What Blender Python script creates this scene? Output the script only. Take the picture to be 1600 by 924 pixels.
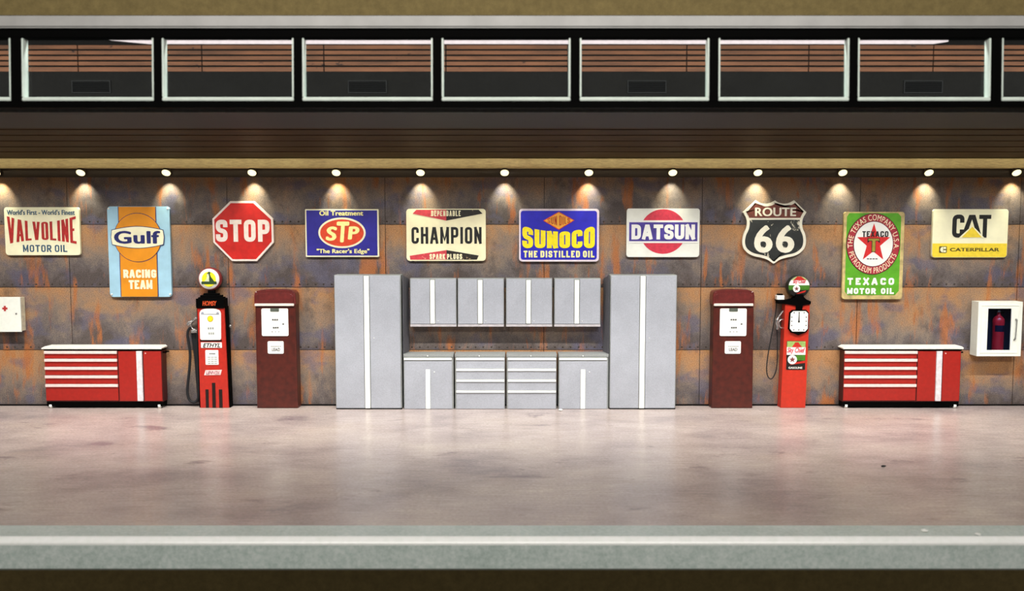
import bpy, bmesh, math, random
from mathutils import Vector, Matrix
random.seed(7)
for _o in list(bpy.data.objects):
    bpy.data.objects.remove(_o)
SC = bpy.context.scene
COL = SC.collection
PI = math.pi

# ------------------------------------------------------------------ camera
FPX, PITCH, WALL = 1400.0, math.radians(4.45), 14.0
CAM_H = WALL * math.tan(PITCH + math.atan((634 - 462) / FPX))
cam_d = bpy.data.cameras.new('camera')
cam_d.sensor_width = 36.0
cam_d.lens = 36.0 * FPX / 1600.0
cam_d.clip_end = 200
cam_d.dof.use_dof = True
cam_d.dof.focus_distance = 13.8
cam_d.dof.aperture_fstop = 0.75
cam = bpy.data.objects.new('camera', cam_d)
COL.objects.link(cam)
cam.location = (0, 0, CAM_H)
cam.rotation_euler = (PI / 2 - PITCH, 0, 0)
SC.camera = cam

# ------------------------------------------------------------------ world, exposure, large lights
vs = SC.view_settings
vs.view_transform = 'Standard'
vs.look = 'None'
vs.exposure = 0.0
vs.gamma = 1.0
vs.use_curve_mapping = False
w = bpy.data.worlds.new('room_ambient')
SC.world = w
w.use_nodes = True
w.node_tree.nodes['Background'].inputs[0].default_value = (1.0, 0.93, 0.82, 1)
w.node_tree.nodes['Background'].inputs[1].default_value = 0.09


def area(name, loc, target, sx, sy, watts, col=(1, 1, 1), spread=180):
    l = bpy.data.lights.new(name, 'AREA')
    l.shape = 'RECTANGLE'
    l.size, l.size_y, l.energy, l.color = sx, sy, watts, col
    l.spread = math.radians(spread)
    o = bpy.data.objects.new(name, l)
    COL.objects.link(o)
    o.location = loc
    d = (Vector(target) - Vector(loc)).normalized()
    x = Vector((1, 0, 0))
    z = -d
    y = z.cross(x).normalized()
    o.rotation_euler = Matrix((x, y, z)).transposed().to_euler()
    return o


LED_WALL, LED_FRONT, LED_UPPER, ROOM = 415, 92, 330, 1650
area('cove_led_strip', (0, 11.62, 4.13), (0, 12.75, 1.6), 18.0, 0.10, LED_WALL, (1.0, 0.97, 0.92), 104)
area('front_led_strip', (0, 8.86, 3.965), (0, 10.3, 0.0), 18.0, 0.12, LED_FRONT, (1.0, 0.95, 0.92), 110)
area('beam_fill_light', (0, 11.64, 4.12), (0, 13.78, 3.82), 18.0, 0.04, 7, (1.0, 0.95, 0.82), 12)  # added fill light to brighten the beam face, no real strip
area('window_led_strip', (0, 8.80, 4.73), (0, 9.5, 4.2), 18.0, 0.10, LED_UPPER, (1.0, 0.98, 0.96))
area('room_ceiling_lamp', (0, -2.5, 9.8), (0, 8.5, 1.5), 16.0, 1.8, ROOM, (1.0, 0.96, 0.89))

# ------------------------------------------------------------------ pixel geometry
CT, ST = math.cos(PITCH), math.sin(PITCH)


def ray(px, py):
    u, v = px - 800.0, 462.0 - py
    return Vector((u, FPX * CT + v * ST, -FPX * ST + v * CT))


def P(px, py, Y):
    d = ray(px, py)
    return Vector((0, 0, CAM_H)) + d * (Y / d.y)


def hit(px, py, pt, n):
    d = ray(px, py)
    o = Vector((0, 0, CAM_H))
    return o + d * ((Vector(pt) - o).dot(n) / d.dot(n))


class Frame:
    """a square-on working plane at depth Y round one thing: linear, so that uprights stay upright"""
    def __init__(s, cx, cy, Y, floor=None):
        s.cx, s.cy, s.Y = cx, cy, Y
        c = P(cx, cy, Y)
        s.X, s.Z = c.x, c.z
        s.s = P(cx + 50, cy, Y).x / 50 - c.x / 50
        s.t = (P(cx, cy - 20, Y).z - P(cx, cy + 20, Y).z) / 40
        if floor:
            base, top = floor
            s.Z, s.cy = 0.0, base
            s.t = P(cx, top, Y).z / (base - top)

    def __call__(s, px, py, dy=0.0):
        return Vector((s.X + (px - s.cx) * s.s, s.Y + dy, s.Z - (py - s.cy) * s.t))

    def x(s, px):
        return s.X + (px - s.cx) * s.s

    def z(s, py):
        return s.Z - (py - s.cy) * s.t


# ------------------------------------------------------------------ materials
def lin(c):
    r = []
    for v in c[:3]:
        v = v / 255.0
        r.append(v / 12.92 if v <= 0.04045 else ((v + 0.055) / 1.055) ** 2.4)
    return (*r, 1.0)


MATS = {}


class NT:
    def __init__(s, name):
        s.m = bpy.data.materials.new(name)
        s.m.use_nodes = True
        s.t = s.m.node_tree
        s.b = s.t.nodes['Principled BSDF']
        s.coord = s.t.nodes.new('ShaderNodeTexCoord')

    def n(s, typ, **kw):
        o = s.t.nodes.new(typ)
        for k, v in kw.items():
            setattr(o, k, v)
        return o

    def l(s, a, b):
        s.t.links.new(a, b)

    def noise(s, scale, detail=4, rough=0.55, vec=(1, 1, 1), loc=(0, 0, 0), dist=0.0):
        mp = s.n('ShaderNodeMapping')
        mp.inputs['Scale'].default_value = vec
        mp.inputs['Location'].default_value = loc
        s.l(s.coord.outputs['Object'], mp.inputs['Vector'])
        t = s.n('ShaderNodeTexNoise')
        t.inputs['Scale'].default_value = scale
        t.inputs['Detail'].default_value = detail
        t.inputs['Roughness'].default_value = rough
        t.inputs['Distortion'].default_value = dist
        s.l(mp.outputs[0], t.inputs['Vector'])
        return t.outputs['Fac']

    def ramp(s, fac, stops):
        r = s.n('ShaderNodeValToRGB')
        e = r.color_ramp.elements
        while len(e) < len(stops):
            e.new(0.5)
        for k, (p, c) in enumerate(stops):
            e[k].position = p
            e[k].color = lin(c) if len(c) == 3 else c
        s.l(fac, r.inputs[0])
        return r.outputs[0]

    def mask(s, fac, a, b):
        r = s.n('ShaderNodeMapRange')
        r.interpolation_type = 'SMOOTHSTEP'
        r.inputs['From Min'].default_value = a
        r.inputs['From Max'].default_value = b
        s.l(fac, r.inputs['Value'])
        return r.outputs[0]

    def mix(s, fac, a, b, blend='MIX'):
        m = s.n('ShaderNodeMix', data_type='RGBA', blend_type=blend)
        for sock, v in ((m.inputs['Factor'], fac), (m.inputs['A'], a), (m.inputs['B'], b)):
            pass
        ins = {i.identifier: i for i in m.inputs}
        fi, ai, bi = ins['Factor_Float'], ins['A_Color'], ins['B_Color']
        for i, v in ((fi, fac), (ai, a), (bi, b)):
            if hasattr(v, 'is_linked') or hasattr(v, 'links'):
                s.l(v, i)
            elif isinstance(v, (int, float)):
                i.default_value = v
            else:
                i.default_value = lin(v) if len(v) == 3 else v
        return [o for o in m.outputs if o.identifier == 'Result_Color'][0]

    def math(s, op, a, b=0.0):
        m = s.n('ShaderNodeMath', operation=op)
        for i, v in ((m.inputs[0], a), (m.inputs[1], b)):
            if isinstance(v, (int, float)):
                i.default_value = v
            else:
                s.l(v, i)
        return m.outputs[0]

    def bump(s, h, strength=0.2, dist=0.01):
        b = s.n('ShaderNodeBump')
        b.inputs['Strength'].default_value = strength
        b.inputs['Distance'].default_value = dist
        s.l(h, b.inputs['Height'])
        s.l(b.outputs[0], s.b.inputs['Normal'])

    def done(s, color=None, rough=0.5, metal=0.0, spec=0.5):
        if color is not None:
            if hasattr(color, 'links'):
                s.l(color, s.b.inputs['Base Color'])
            else:
                s.b.inputs['Base Color'].default_value = lin(color)
        if hasattr(rough, 'links'):
            s.l(rough, s.b.inputs['Roughness'])
        else:
            s.b.inputs['Roughness'].default_value = rough
        s.b.inputs['Metallic'].default_value = metal
        s.b.inputs['Specular IOR Level'].default_value = spec
        return s.m


def paint(name, c, rough=0.45, metal=0.0, var=0.10, scale=18.0, spec=0.4, chip=None, chip_at=0.70):
    """painted surface with slight tonal mottling, fine grain and optional worn chips"""
    if name in MATS:
        return MATS[name]
    s = NT(name)
    dark = tuple(v * (1 - var) for v in c)
    light = tuple(min(255, v * (1 + var * 0.6)) for v in c)
    col = s.ramp(s.noise(scale, 5), [(0.3, dark), (0.7, light)])
    if chip:
        nz = s.noise(9.0, 7, 0.7)
        col = s.mix(s.mask(nz, chip_at, chip_at + 0.03), col, chip)
    s.bump(s.noise(90, 3), 0.06, 0.004)
    MATS[name] = s.done(col, rough, metal, spec)
    return MATS[name]


def emit(name, c, strength):
    s = NT(name)
    s.b.inputs['Emission Color'].default_value = lin(c)
    s.b.inputs['Emission Strength'].default_value = strength
    return s.done(c, 0.5)


# rusted steel cladding: each sheet orange at its top, blue-grey towards its foot
ROW_Z = [P(800, y, WALL).z for y in (351, 449, 547)]
ROW_H = (ROW_Z[0] - ROW_Z[2]) / 2
COL_X = [P(x, 450, WALL).x for x in (110, 358, 603, 850, 1095, 1340, 1589)]
COL_W = (COL_X[-1] - COL_X[0]) / 6


def rust_wall():
    s = NT('rusted_steel_cladding')
    sep = s.n('ShaderNodeSeparateXYZ')
    s.l(s.coord.outputs['Object'], sep.inputs[0])
    zf = s.math('FRACT', s.math('DIVIDE', s.math('SUBTRACT', sep.outputs['Z'], ROW_Z[2] - 5 * ROW_H), ROW_H))
    xid = s.math('FLOOR', s.math('DIVIDE', s.math('SUBTRACT', sep.outputs['X'], COL_X[0] - 20 * COL_W), COL_W))
    wn = s.n('ShaderNodeTexWhiteNoise', noise_dimensions='1D')
    s.l(xid, wn.inputs['W'])
    big = s.noise(1.9, 7, 0.68, (1, 1, 0.8), dist=0.3)
    v = s.math('ADD', zf, s.math('MULTIPLY', s.math('SUBTRACT', big, 0.5), 1.9))
    v = s.math('ADD', v, s.math('MULTIPLY', s.math('SUBTRACT', wn.outputs['Value'], 0.5), 0.10))
    base = s.ramp(v, [(0.0, (78, 70, 68)), (0.22, (98, 90, 88)), (0.45, (122, 108, 98)), (0.62, (136, 114, 96)), (0.82, (154, 120, 90)), (1.0, (162, 120, 82))])
    # violet-blue heat stains
    stain = s.mask(s.noise(2.1, 4, 0.5, (1, 1, 1.5), (3, 0, 7)), 0.52, 0.66)
    base = s.mix(s.math('MULTIPLY', stain, 0.55), base, (84, 84, 108))
    # long orange runs
    runs = s.mask(s.noise(3.2, 5, 0.6, (1.35, 1, 0.28), (11, 0, 2), 0.25), 0.54, 0.68)
    base = s.mix(s.math('MULTIPLY', runs, 0.75), base, (168, 100, 48))
    runs2 = s.mask(s.noise(6.5, 5, 0.6, (1.2, 1, 0.22), (5, 0, 9), 0.2), 0.60, 0.70)
    base = s.mix(s.math('MULTIPLY', runs2, 0.6), base, (150, 84, 40))
    soot = s.mask(s.noise(2.6, 6, 0.7, (1, 1, 0.7), (21, 0, 4)), 0.52, 0.72)
    base = s.mix(s.math('MULTIPLY', soot, 0.6), base, (70, 60, 54))
    grain = s.noise(70, 3, 0.7)
    base = s.mix(0.75, base, s.ramp(grain, [(0.3, (118, 118, 122)), (0.7, (240, 240, 236))]), 'OVERLAY')
    s.bump(grain, 0.15, 0.006)
    return s.done(base, 0.62, 0.0, 0.25)


def floor_mat():
    s = NT('polished_concrete_floor')
    big = s.noise(0.75, 6, 0.6, (0.8, 1.1, 1))
    base = s.ramp(big, [(0.30, (140, 128, 128)), (0.5, (170, 157, 152)), (0.72, (188, 175, 166))])
    warm = s.mask(s.noise(0.6, 4, 0.6, (1, 1, 1), (7, 3, 0)), 0.5, 0.7)
    base = s.mix(s.math('MULTIPLY', warm, 0.35), base, (170, 154, 141))
    st = s.mask(s.noise(1.1, 6, 0.62, (0.8, 1.5, 1), (2, 9, 0), 0.3), 0.60, 0.72)
    base = s.mix(s.math('MULTIPLY', st, 0.7), base, (110, 94, 101))
    st2 = s.mask(s.noise(2.6, 6, 0.65, (0.7, 1.2, 1), (14, 5, 0), 0.2), 0.64, 0.74)
    base = s.mix(s.math('MULTIPLY', st2, 0.6), base, (94, 80, 87))
    brush = s.noise(1.0, 4, 0.7, (2.2, 46, 1))
    base = s.mix(0.42, base, s.ramp(brush, [(0.3, (145, 145, 145)), (0.7, (226, 226, 226))]), 'OVERLAY')
    fine = s.noise(45, 3, 0.7, (0.6, 1.4, 1))
    base = s.mix(0.5, base, s.ramp(fine, [(0.3, (145, 145, 145)), (0.7, (226, 226, 226))]), 'OVERLAY')
    s.bump(brush, 0.10, 0.01)
    return s.done(base, 0.27, 0.0, 0.42)


def grained(name, c, rough, metal=0.0, amt=0.45, scale=60, vec=(1, 1, 1), spec=0.4, bump=0.12):
    s = NT(name)
    g = s.noise(scale, 4, 0.7, vec)
    g2 = s.noise(3.0, 4, 0.6)
    base = s.mix(amt, c, s.ramp(g, [(0.3, (145, 145, 145)), (0.7, (226, 226, 226))]), 'OVERLAY')
    base = s.mix(amt * 0.5, base, s.ramp(g2, [(0.3, (145, 145, 145)), (0.7, (226, 226, 226))]), 'OVERLAY')
    s.bump(g, bump, 0.004)
    return s.done(base, rough, metal, spec)


def slat_mat(name, c, dark):
    s = NT(name)
    g = s.noise(3.0, 6, 0.65, (0.5, 4, 4))
    base = s.ramp(g, [(0.3, tuple(v * 0.75 for v in c)), (0.7, tuple(min(255, v * 1.15) for v in c))])
    sp = s.mask(s.noise(9, 3, 0.5, (1, 1, 1.3), (4, 4, 4)), 0.68, 0.74)
    base = s.mix(sp, base, dark)
    return s.done(base, 0.6, 0.0, 0.25)


def glass_mat(name, tint=(255, 255, 255), gloss=0.06):
    s = NT(name)
    out = s.t.nodes['Material Output']
    tr = s.n('ShaderNodeBsdfTransparent')
    tr.inputs[0].default_value = lin(tint)
    gl = s.n('ShaderNodeBsdfGlossy')
    gl.inputs['Roughness'].default_value = 0.09
    mx = s.n('ShaderNodeMixShader')
    mx.inputs[0].default_value = gloss
    s.l(tr.outputs[0], mx.inputs[1])
    s.l(gl.outputs[0], mx.inputs[2])
    s.l(mx.outputs[0], out.inputs['Surface'])
    return s.m


M_WALL = rust_wall()
M_FLOOR = floor_mat()
M_BLACK = paint('black_frame_paint', (1, 1, 1), 0.7, var=0.2, spec=0.05)
M_DARK = paint('dark_shadow_gap', (14, 12, 11), 0.7, spec=0.1)
M_BEAM = grained('olive_brown_beam', (196, 170, 112), 0.6, amt=0.5, scale=22, vec=(0.4, 1, 2))
M_RAIL = grained('dark_brown_rail', (62, 52, 38), 0.7, amt=0.4)
M_SLATD = slat_mat('dark_brown_slats', (64, 46, 26), (40, 28, 20))
M_SLATB = slat_mat('brick_brown_slats', (112, 70, 46), (44, 26, 20))
M_GREYC = grained('grey_ceiling_panel', (40, 39, 41), 0.7, amt=0.5, scale=90)
M_GREYP = grained('grey_textured_panel', (24, 23, 22), 0.85, amt=0.6, scale=70, spec=0.1)
M_PINK = paint('pale_pink_strip', (226, 208, 214), 0.6, var=0.04)
M_EDGE = paint('polished_acrylic_edge', (232, 244, 236), 0.25, var=0.05, scale=6, spec=0.6)
M_GLASS = glass_mat('clear_acrylic', (246, 250, 248), 0.012)
M_ALU = paint('pale_aluminium', (176, 175, 174), 0.4, 0.0, var=0.06, scale=4, spec=0.6)
M_LIP = grained('grey_hammered_metal', (186, 198, 194), 0.42, 0.0, amt=0.5, scale=26, vec=(1, 1, 1), spec=0.5, bump=0.25)
M_LIPGLINT = paint('lip_highlight_white', (250, 253, 250), 0.3, 0.0, var=0.03, spec=0.7)
M_ROOM = grained('beige_room_wall', (166, 146, 96), 0.85, amt=0.35, scale=7)
M_GREY = grained('grey_powder_coat', (162, 166, 175), 0.42, 0.0, amt=0.30, scale=75)
M_GREYD = grained('grey_cabinet_edge', (140, 144, 142), 0.5, 0.0, amt=0.3, scale=75)
M_GREYS = grained('grey_side_shaded', (92, 92, 98), 0.6, 0.0, amt=0.4, scale=75)  # cabinet grey darkened, the side's shade put into the colour
M_WHITE = paint('white_handle', (236, 240, 234), 0.35, var=0.03)
M_PALEP = paint('pale_pink_handle', (240, 208, 204), 0.35, var=0.04)
M_RED = paint('bright_red_enamel', (160, 32, 24), 0.4, var=0.07, spec=0.5)
M_REDP = paint('pump_red_enamel', (178, 40, 28), 0.35, var=0.07, spec=0.5)
M_MAROON = paint('maroon_enamel', (76, 27, 19), 0.38, var=0.22, scale=10, spec=0.5)
M_MAROONL = paint('maroon_hood', (102, 40, 38), 0.3, var=0.18, scale=14, spec=0.6)
M_RUBBER = paint('black_rubber', (26, 27, 30), 0.6, spec=0.3)
M_CHROME = paint('worn_chrome', (190, 186, 184), 0.25, 0.75, var=0.15)
M_CREAM = paint('cream_enamel', (246, 242, 206), 0.4, var=0.04, scale=5, chip=(150, 110, 70), chip_at=0.735)
M_WHITEP = paint('white_enamel', (240, 241, 236), 0.4, var=0.03, scale=5)
M_INK = paint('black_ink', (26, 26, 26), 0.5, var=0.15)
M_SIGNEDGE = paint('sign_edge_steel', (150, 140, 110), 0.5, var=0.2)
M_BULB = emit('warm_lamp_lens', (255, 244, 190), 1.5)


# ------------------------------------------------------------------ mesh helpers
def prism(bm, pts, y0, y1, bev=0.0, axis='y'):
    """extrude the outline pts (x, z) from depth y0 (front) to y1 (back)"""
    n = len(pts)
    f = [bm.verts.new((p[0], y0, p[1])) for p in pts]
    b = [bm.verts.new((p[0], y1, p[1])) for p in pts]
    ff = bm.faces.new(f)
    bm.faces.new(list(reversed(b)))
    for i in range(n):
        j = (i + 1) % n
        bm.faces.new((f[j], f[i], b[i], b[j]))
    if bev:
        bmesh.ops.bevel(bm, geom=list(ff.edges), offset=bev, segments=2, affect='EDGES', profile=0.6)


def box(bm, x0, x1, y0, y1, z0, z1, bev=0.0):
    x0, x1 = min(x0, x1), max(x0, x1)
    z0, z1 = min(z0, z1), max(z0, z1)
    y0, y1 = min(y0, y1), max(y0, y1)
    r = bmesh.ops.create_cube(bm, size=1.0)
    bmesh.ops.scale(bm, vec=(x1 - x0, y1 - y0, z1 - z0), verts=r['verts'])
    bmesh.ops.translate(bm, vec=((x0 + x1) / 2, (y0 + y1) / 2, (z0 + z1) / 2), verts=r['verts'])
    if bev:
        es = list({e for v in r['verts'] for e in v.link_edges})
        bmesh.ops.bevel(bm, geom=es, offset=bev, segments=2, affect='EDGES', profile=0.6)


def tube(bm, pts, r, seg=10, caps=True):
    pts = [Vector(p) for p in pts]
    rings = []
    up = Vector((0, 1, 0.013))
    for i, p in enumerate(pts):
        a = pts[max(0, i - 1)]
        b = pts[min(len(pts) - 1, i + 1)]
        t = (b - a).normalized()
        s1 = t.cross(up)
        if s1.length < 1e-3:
            s1 = t.cross(Vector((1, 0, 0)))
        s1.normalize()
        s2 = t.cross(s1)
        rr = r[i] if isinstance(r, (list, tuple)) else r
        rings.append([bm.verts.new(p + (s1 * math.cos(2 * PI * k / seg) + s2 * math.sin(2 * PI * k / seg)) * rr) for k in range(seg)])
    for a, b in zip(rings, rings[1:]):
        for k in range(seg):
            f = bm.faces.new((a[k], a[(k + 1) % seg], b[(k + 1) % seg], b[k]))
            f.smooth = True
    if caps:
        bm.faces.new(list(reversed(rings[0])))
        bm.faces.new(rings[-1])


def lathe(bm, c, prof, seg=28, axis='z'):
    """prof: (radius, height) list turned about an axis through c"""
    rings = []
    for r, h in prof:
        ring = []
        for k in range(seg):
            a = 2 * PI * k / seg
            if axis == 'z':
                v = (c[0] + r * math.cos(a), c[1] + r * math.sin(a), c[2] + h)
            else:
                v = (c[0] + r * math.cos(a), c[1] + h, c[2] + r * math.sin(a))
            ring.append(bm.verts.new(v))
        rings.append(ring)
    for a, b in zip(rings, rings[1:]):
        for k in range(seg):
            f = bm.faces.new((a[k], a[(k + 1) % seg], b[(k + 1) % seg], b[k]))
            f.smooth = True
    bm.faces.new(rings[0])
    bm.faces.new(rings[-1])


def spline(pts, per=6, closed=False):
    out = []
    n = len(pts)
    rng = n if closed else n - 1
    for i in range(rng):
        g = (lambda k: Vector(pts[k % n])) if closed else (lambda k: Vector(pts[max(0, min(n - 1, k))]))
        p0, p1, p2, p3 = g(i - 1), g(i), g(i + 1), g(i + 2)
        for k in range(per):
            t = k / per
            out.append(0.5 * (2 * p1 + (p2 - p0) * t + (2 * p0 - 5 * p1 + 4 * p2 - p3) * t * t + (3 * p1 - p0 - 3 * p2 + p3) * t ** 3))
    if not closed:
        out.append(Vector(pts[-1]))
    return out


def rrect(x0, y0, x1, y1, r, seg=5):
    out = []
    for cx, cy, a0 in ((x1 - r, y0 + r, -90), (x1 - r, y1 - r, 0), (x0 + r, y1 - r, 90), (x0 + r, y0 + r, 180)):
        for k in range(seg + 1):
            a = math.radians(a0 + 90 * k / seg)
            out.append((cx + r * math.cos(a), cy + r * math.sin(a)))
    return out


def ell(cx, cy, rx, ry=None, n=40, a0=0, a1=360):
    ry = ry or rx
    full = abs(a1 - a0) >= 360
    m = n if full else n + 1
    return [(cx + rx * math.cos(math.radians(a0 + (a1 - a0) * k / n)), cy + ry * math.sin(math.radians(a0 + (a1 - a0) * k / n))) for k in range(m)]


def inset(pts, d):
    n = len(pts)
    A = sum(pts[i][0] * pts[(i + 1) % n][1] - pts[(i + 1) % n][0] * pts[i][1] for i in range(n))
    sg = 1 if A > 0 else -1
    out = []
    for i in range(n):
        p0, p1, p2 = Vector(pts[i - 1]), Vector(pts[i]), Vector(pts[(i + 1) % n])
        e1, e2 = (p1 - p0).normalized(), (p2 - p1).normalized()
        n1, n2 = Vector((-e1.y, e1.x)) * sg, Vector((-e2.y, e2.x)) * sg
        m = (n1 + n2)
        m = m / max(0.35, m.length_squared / 2) if m.length > 1e-6 else n1
        out.append(tuple(p1 + m * d))
    return out


# ------------------------------------------------------------------ object helpers
def tag(o, label=None, cat=None, group=None, kind=None):
    if label:
        o['label'] = label
    if cat:
        o['category'] = cat
    if group:
        o['group'] = group
    if kind:
        o['kind'] = kind
    return o


def thing(name, loc, label, cat, group=None):
    o = bpy.data.objects.new(name, None)
    o.empty_display_size = 0.1
    COL.objects.link(o)
    o.location = loc
    return tag(o, label, cat, group)


def world_loc(o):
    v = Vector((0, 0, 0))
    while o:
        v += o.location
        o = o.parent
    return v


def obj(name, bm, mat, parent=None, label=None):
    """link bm (world coordinates) as one mesh object, its origin at its parent's or at its own middle"""
    bmesh.ops.recalc_face_normals(bm, faces=bm.faces)
    me = bpy.data.meshes.new(name)
    bm.to_mesh(me)
    bm.free()
    for m in (mat if isinstance(mat, (list, tuple)) else [mat]):
        me.materials.append(m)
    o = bpy.data.objects.new(name, me)
    COL.objects.link(o)
    if parent:
        o.parent = parent
        me.transform(Matrix.Translation(-world_loc(parent)))
    if label:
        o['label'] = label
    return o


def struct(name, bm, mat, parent=None):
    o = obj(name, bm, mat, parent)
    if not parent:
        o['kind'] = 'structure'
    return o


def NB():
    return bmesh.new()


def copy_tree(o, parent=None):
    c = o.copy()
    COL.objects.link(c)
    if parent:
        c.parent = parent
    for ch in list(o.children):
        copy_tree(ch, c)
    return c


def dup(root, dx, dz=0.0, label=None, group=None, flip=False):
    c = copy_tree(root)
    c.location = root.location + Vector((dx, 0, dz))
    if label:
        c['label'] = label
    if group:
        c['group'] = group
    return c


def flat(name, fr, pts, mat, parent, dy, th=0.004, label=None, bev=0.0):
    """a thin raised layer on a sign or panel, outline in photo pixels on frame fr"""
    bm = NB()
    prism(bm, [(fr.x(p[0]), fr.z(p[1])) for p in pts], fr.Y - dy - th, fr.Y - dy, bev)
    return obj(name, bm, mat, parent, label)


def flats(name, fr, lists, mat, parent, dy, th=0.004, label=None):
    bm = NB()
    for pts in lists:
        prism(bm, [(fr.x(p[0]), fr.z(p[1])) for p in pts], fr.Y - dy - th, fr.Y - dy)
    return obj(name, bm, mat, parent, label)


def rect(x0, y0, x1, y1):
    return [(x0, y0), (x1, y0), (x1, y1), (x0, y1)]


def text(name, body, fr, bx, mat, parent, dy, th=0.004, bold=0.0, shear=0.0, warp=None, space=1.0, label=None, serif=False):
    """lettering fitted to the pixel box bx = (x0, y0, x1, y1), then bent by warp(u, v) -> pixel point"""
    cu = bpy.data.curves.new('type', 'FONT')
    cu.body = body
    cu.size = 1.0
    cu.shear = shear
    cu.space_character = space * (1 + bold * 1.2)
    cu.resolution_u = 4
    cu.extrude = 0.5
    to = bpy.data.objects.new('type', cu)
    COL.objects.link(to)
    dg = bpy.context.evaluated_depsgraph_get()
    dg.update()
    me = bpy.data.meshes.new_from_object(to.evaluated_get(dg))
    bpy.data.objects.remove(to)
    bpy.data.curves.remove(cu)
    bm = NB()
    # heavier weight: the letter shape struck several times, a little to each side
    offs = [(0, 0)] if bold < 0.012 else [(-bold, 0), (bold, 0), (0, bold * 0.6), (0, -bold * 0.6), (-bold * 0.7, bold * 0.4), (bold * 0.7, -bold * 0.4), (bold * 0.7, bold * 0.4), (-bold * 0.7, -bold * 0.4)]
    for n_, (ox, oy) in enumerate(offs):
        k0 = len(bm.verts)
        bm.from_mesh(me)
        bm.verts.ensure_lookup_table()
        for v in bm.verts[k0:]:
            v.co.x += ox
            v.co.y += oy
            v.co.z += n_ * 0.07
    bpy.data.meshes.remove(me)
    xs = [v.co.x for v in bm.verts]
    ys = [v.co.y for v in bm.verts]
    a, b, c, d = min(xs), max(xs), min(ys), max(ys)
    if warp:
        bmesh.ops.triangulate(bm, faces=bm.faces[:])
        bmesh.ops.subdivide_edges(bm, edges=[e for e in bm.edges if e.calc_length() > 0.25], cuts=2, use_grid_fill=False)
    x0, y0, x1, y1 = bx
    for v in bm.verts:
        u = (v.co.x - a) / (b - a)
        t = (v.co.y - c) / (d - c)
        px, py = (x0 + (x1 - x0) * u, y1 - (y1 - y0) * t)
        if warp:
            px, py = warp(u, t, px, py)
        v.co = (fr.x(px), fr.Y - dy - th * (v.co.z + 0.5), fr.z(py))
    return obj(name, bm, mat, parent, label)


GLYPH = {   # strokes of a block capital in a unit box: (points, closed, rounded corners)
    'A': [([(0, 0), (.40, 1), (.60, 1), (1, 0)], 0, ()), ([(.17, .27), (.83, .27)], 0, ())],
    'B': [([(0, 0), (0, 1), (.95, 1), (.95, .53), (1, .47), (1, 0)], 1, (2, 3, 4, 5)), ([(0, .52), (.9, .52)], 0, ())],
    'C': [([(1, .68), (1, 1), (0, 1), (0, 0), (1, 0), (1, .32)], 0, (1, 2, 3, 4))],
    'D': [([(0, 0), (0, 1), (1, 1), (1, 0)], 1, (2, 3))],
    'E': [([(1, 1), (0, 1), (0, 0), (1, 0)], 0, ()), ([(0, .52), (.85, .52)], 0, ())],
    'G': [([(1, .7), (1, 1), (0, 1), (0, 0), (1, 0), (1, .46), (.5, .46)], 0, (1, 2, 3, 4))],
    'H': [([(0, 0), (0, 1)], 0, ()), ([(1, 0), (1, 1)], 0, ()), ([(0, .52), (1, .52)], 0, ())],
    'I': [([(.5, 0), (.5, 1)], 0, ())],
    'K': [([(0, 0), (0, 1)], 0, ()), ([(1, 1), (.1, .45)], 0, ()), ([(.3, .55), (1, 0)], 0, ())],
    'L': [([(0, 1), (0, 0), (1, 0)], 0, ())],
    'M': [([(0, 0), (0, 1)], 0, ()), ([(1, 0), (1, 1)], 0, ()), ([(0, 1), (.5, .15), (1, 1)], 0, ())],
    'N': [([(0, 0), (0, 1)], 0, ()), ([(1, 0), (1, 1)], 0, ()), ([(0, 1), (1, 0)], 0, ())],
    'O': [([(0, 0), (0, 1), (1, 1), (1, 0)], 1, (0, 1, 2, 3))],
    'P': [([(0, 0), (0, 1), (1, 1), (1, .43), (0, .43)], 0, (2, 3))],
    'R': [([(0, 0), (0, 1), (1, 1), (1, .46), (0, .46)], 0, (2, 3)), ([(.5, .46), (1, 0)], 0, ())],
    'S': [([(1, .7), (1, 1), (0, 1), (0, .54), (1, .46), (1, 0), (0, 0), (0, .3)], 0, (1, 2, 3, 4, 5, 6))],
    'T': [([(0, 1), (1, 1)], 0, ()), ([(.5, 0), (.5, 1)], 0, ())],
    'U': [([(0, 1), (0, 0), (1, 0), (1, 1)], 0, (1, 2))],
    'V': [([(0, 1), (.44, 0), (.56, 0), (1, 1)], 0, ())],
    'X': [([(0, 0), (1, 1)], 0, ()), ([(0, 1), (1, 0)], 0, ())],
}
GW = {'I': 0.0, 'M': 1.3, 'A': 1.15, 'V': 1.1, 'T': 1.0, 'L': 0.85, 'E': 0.85, ' ': 0.25}


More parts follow.
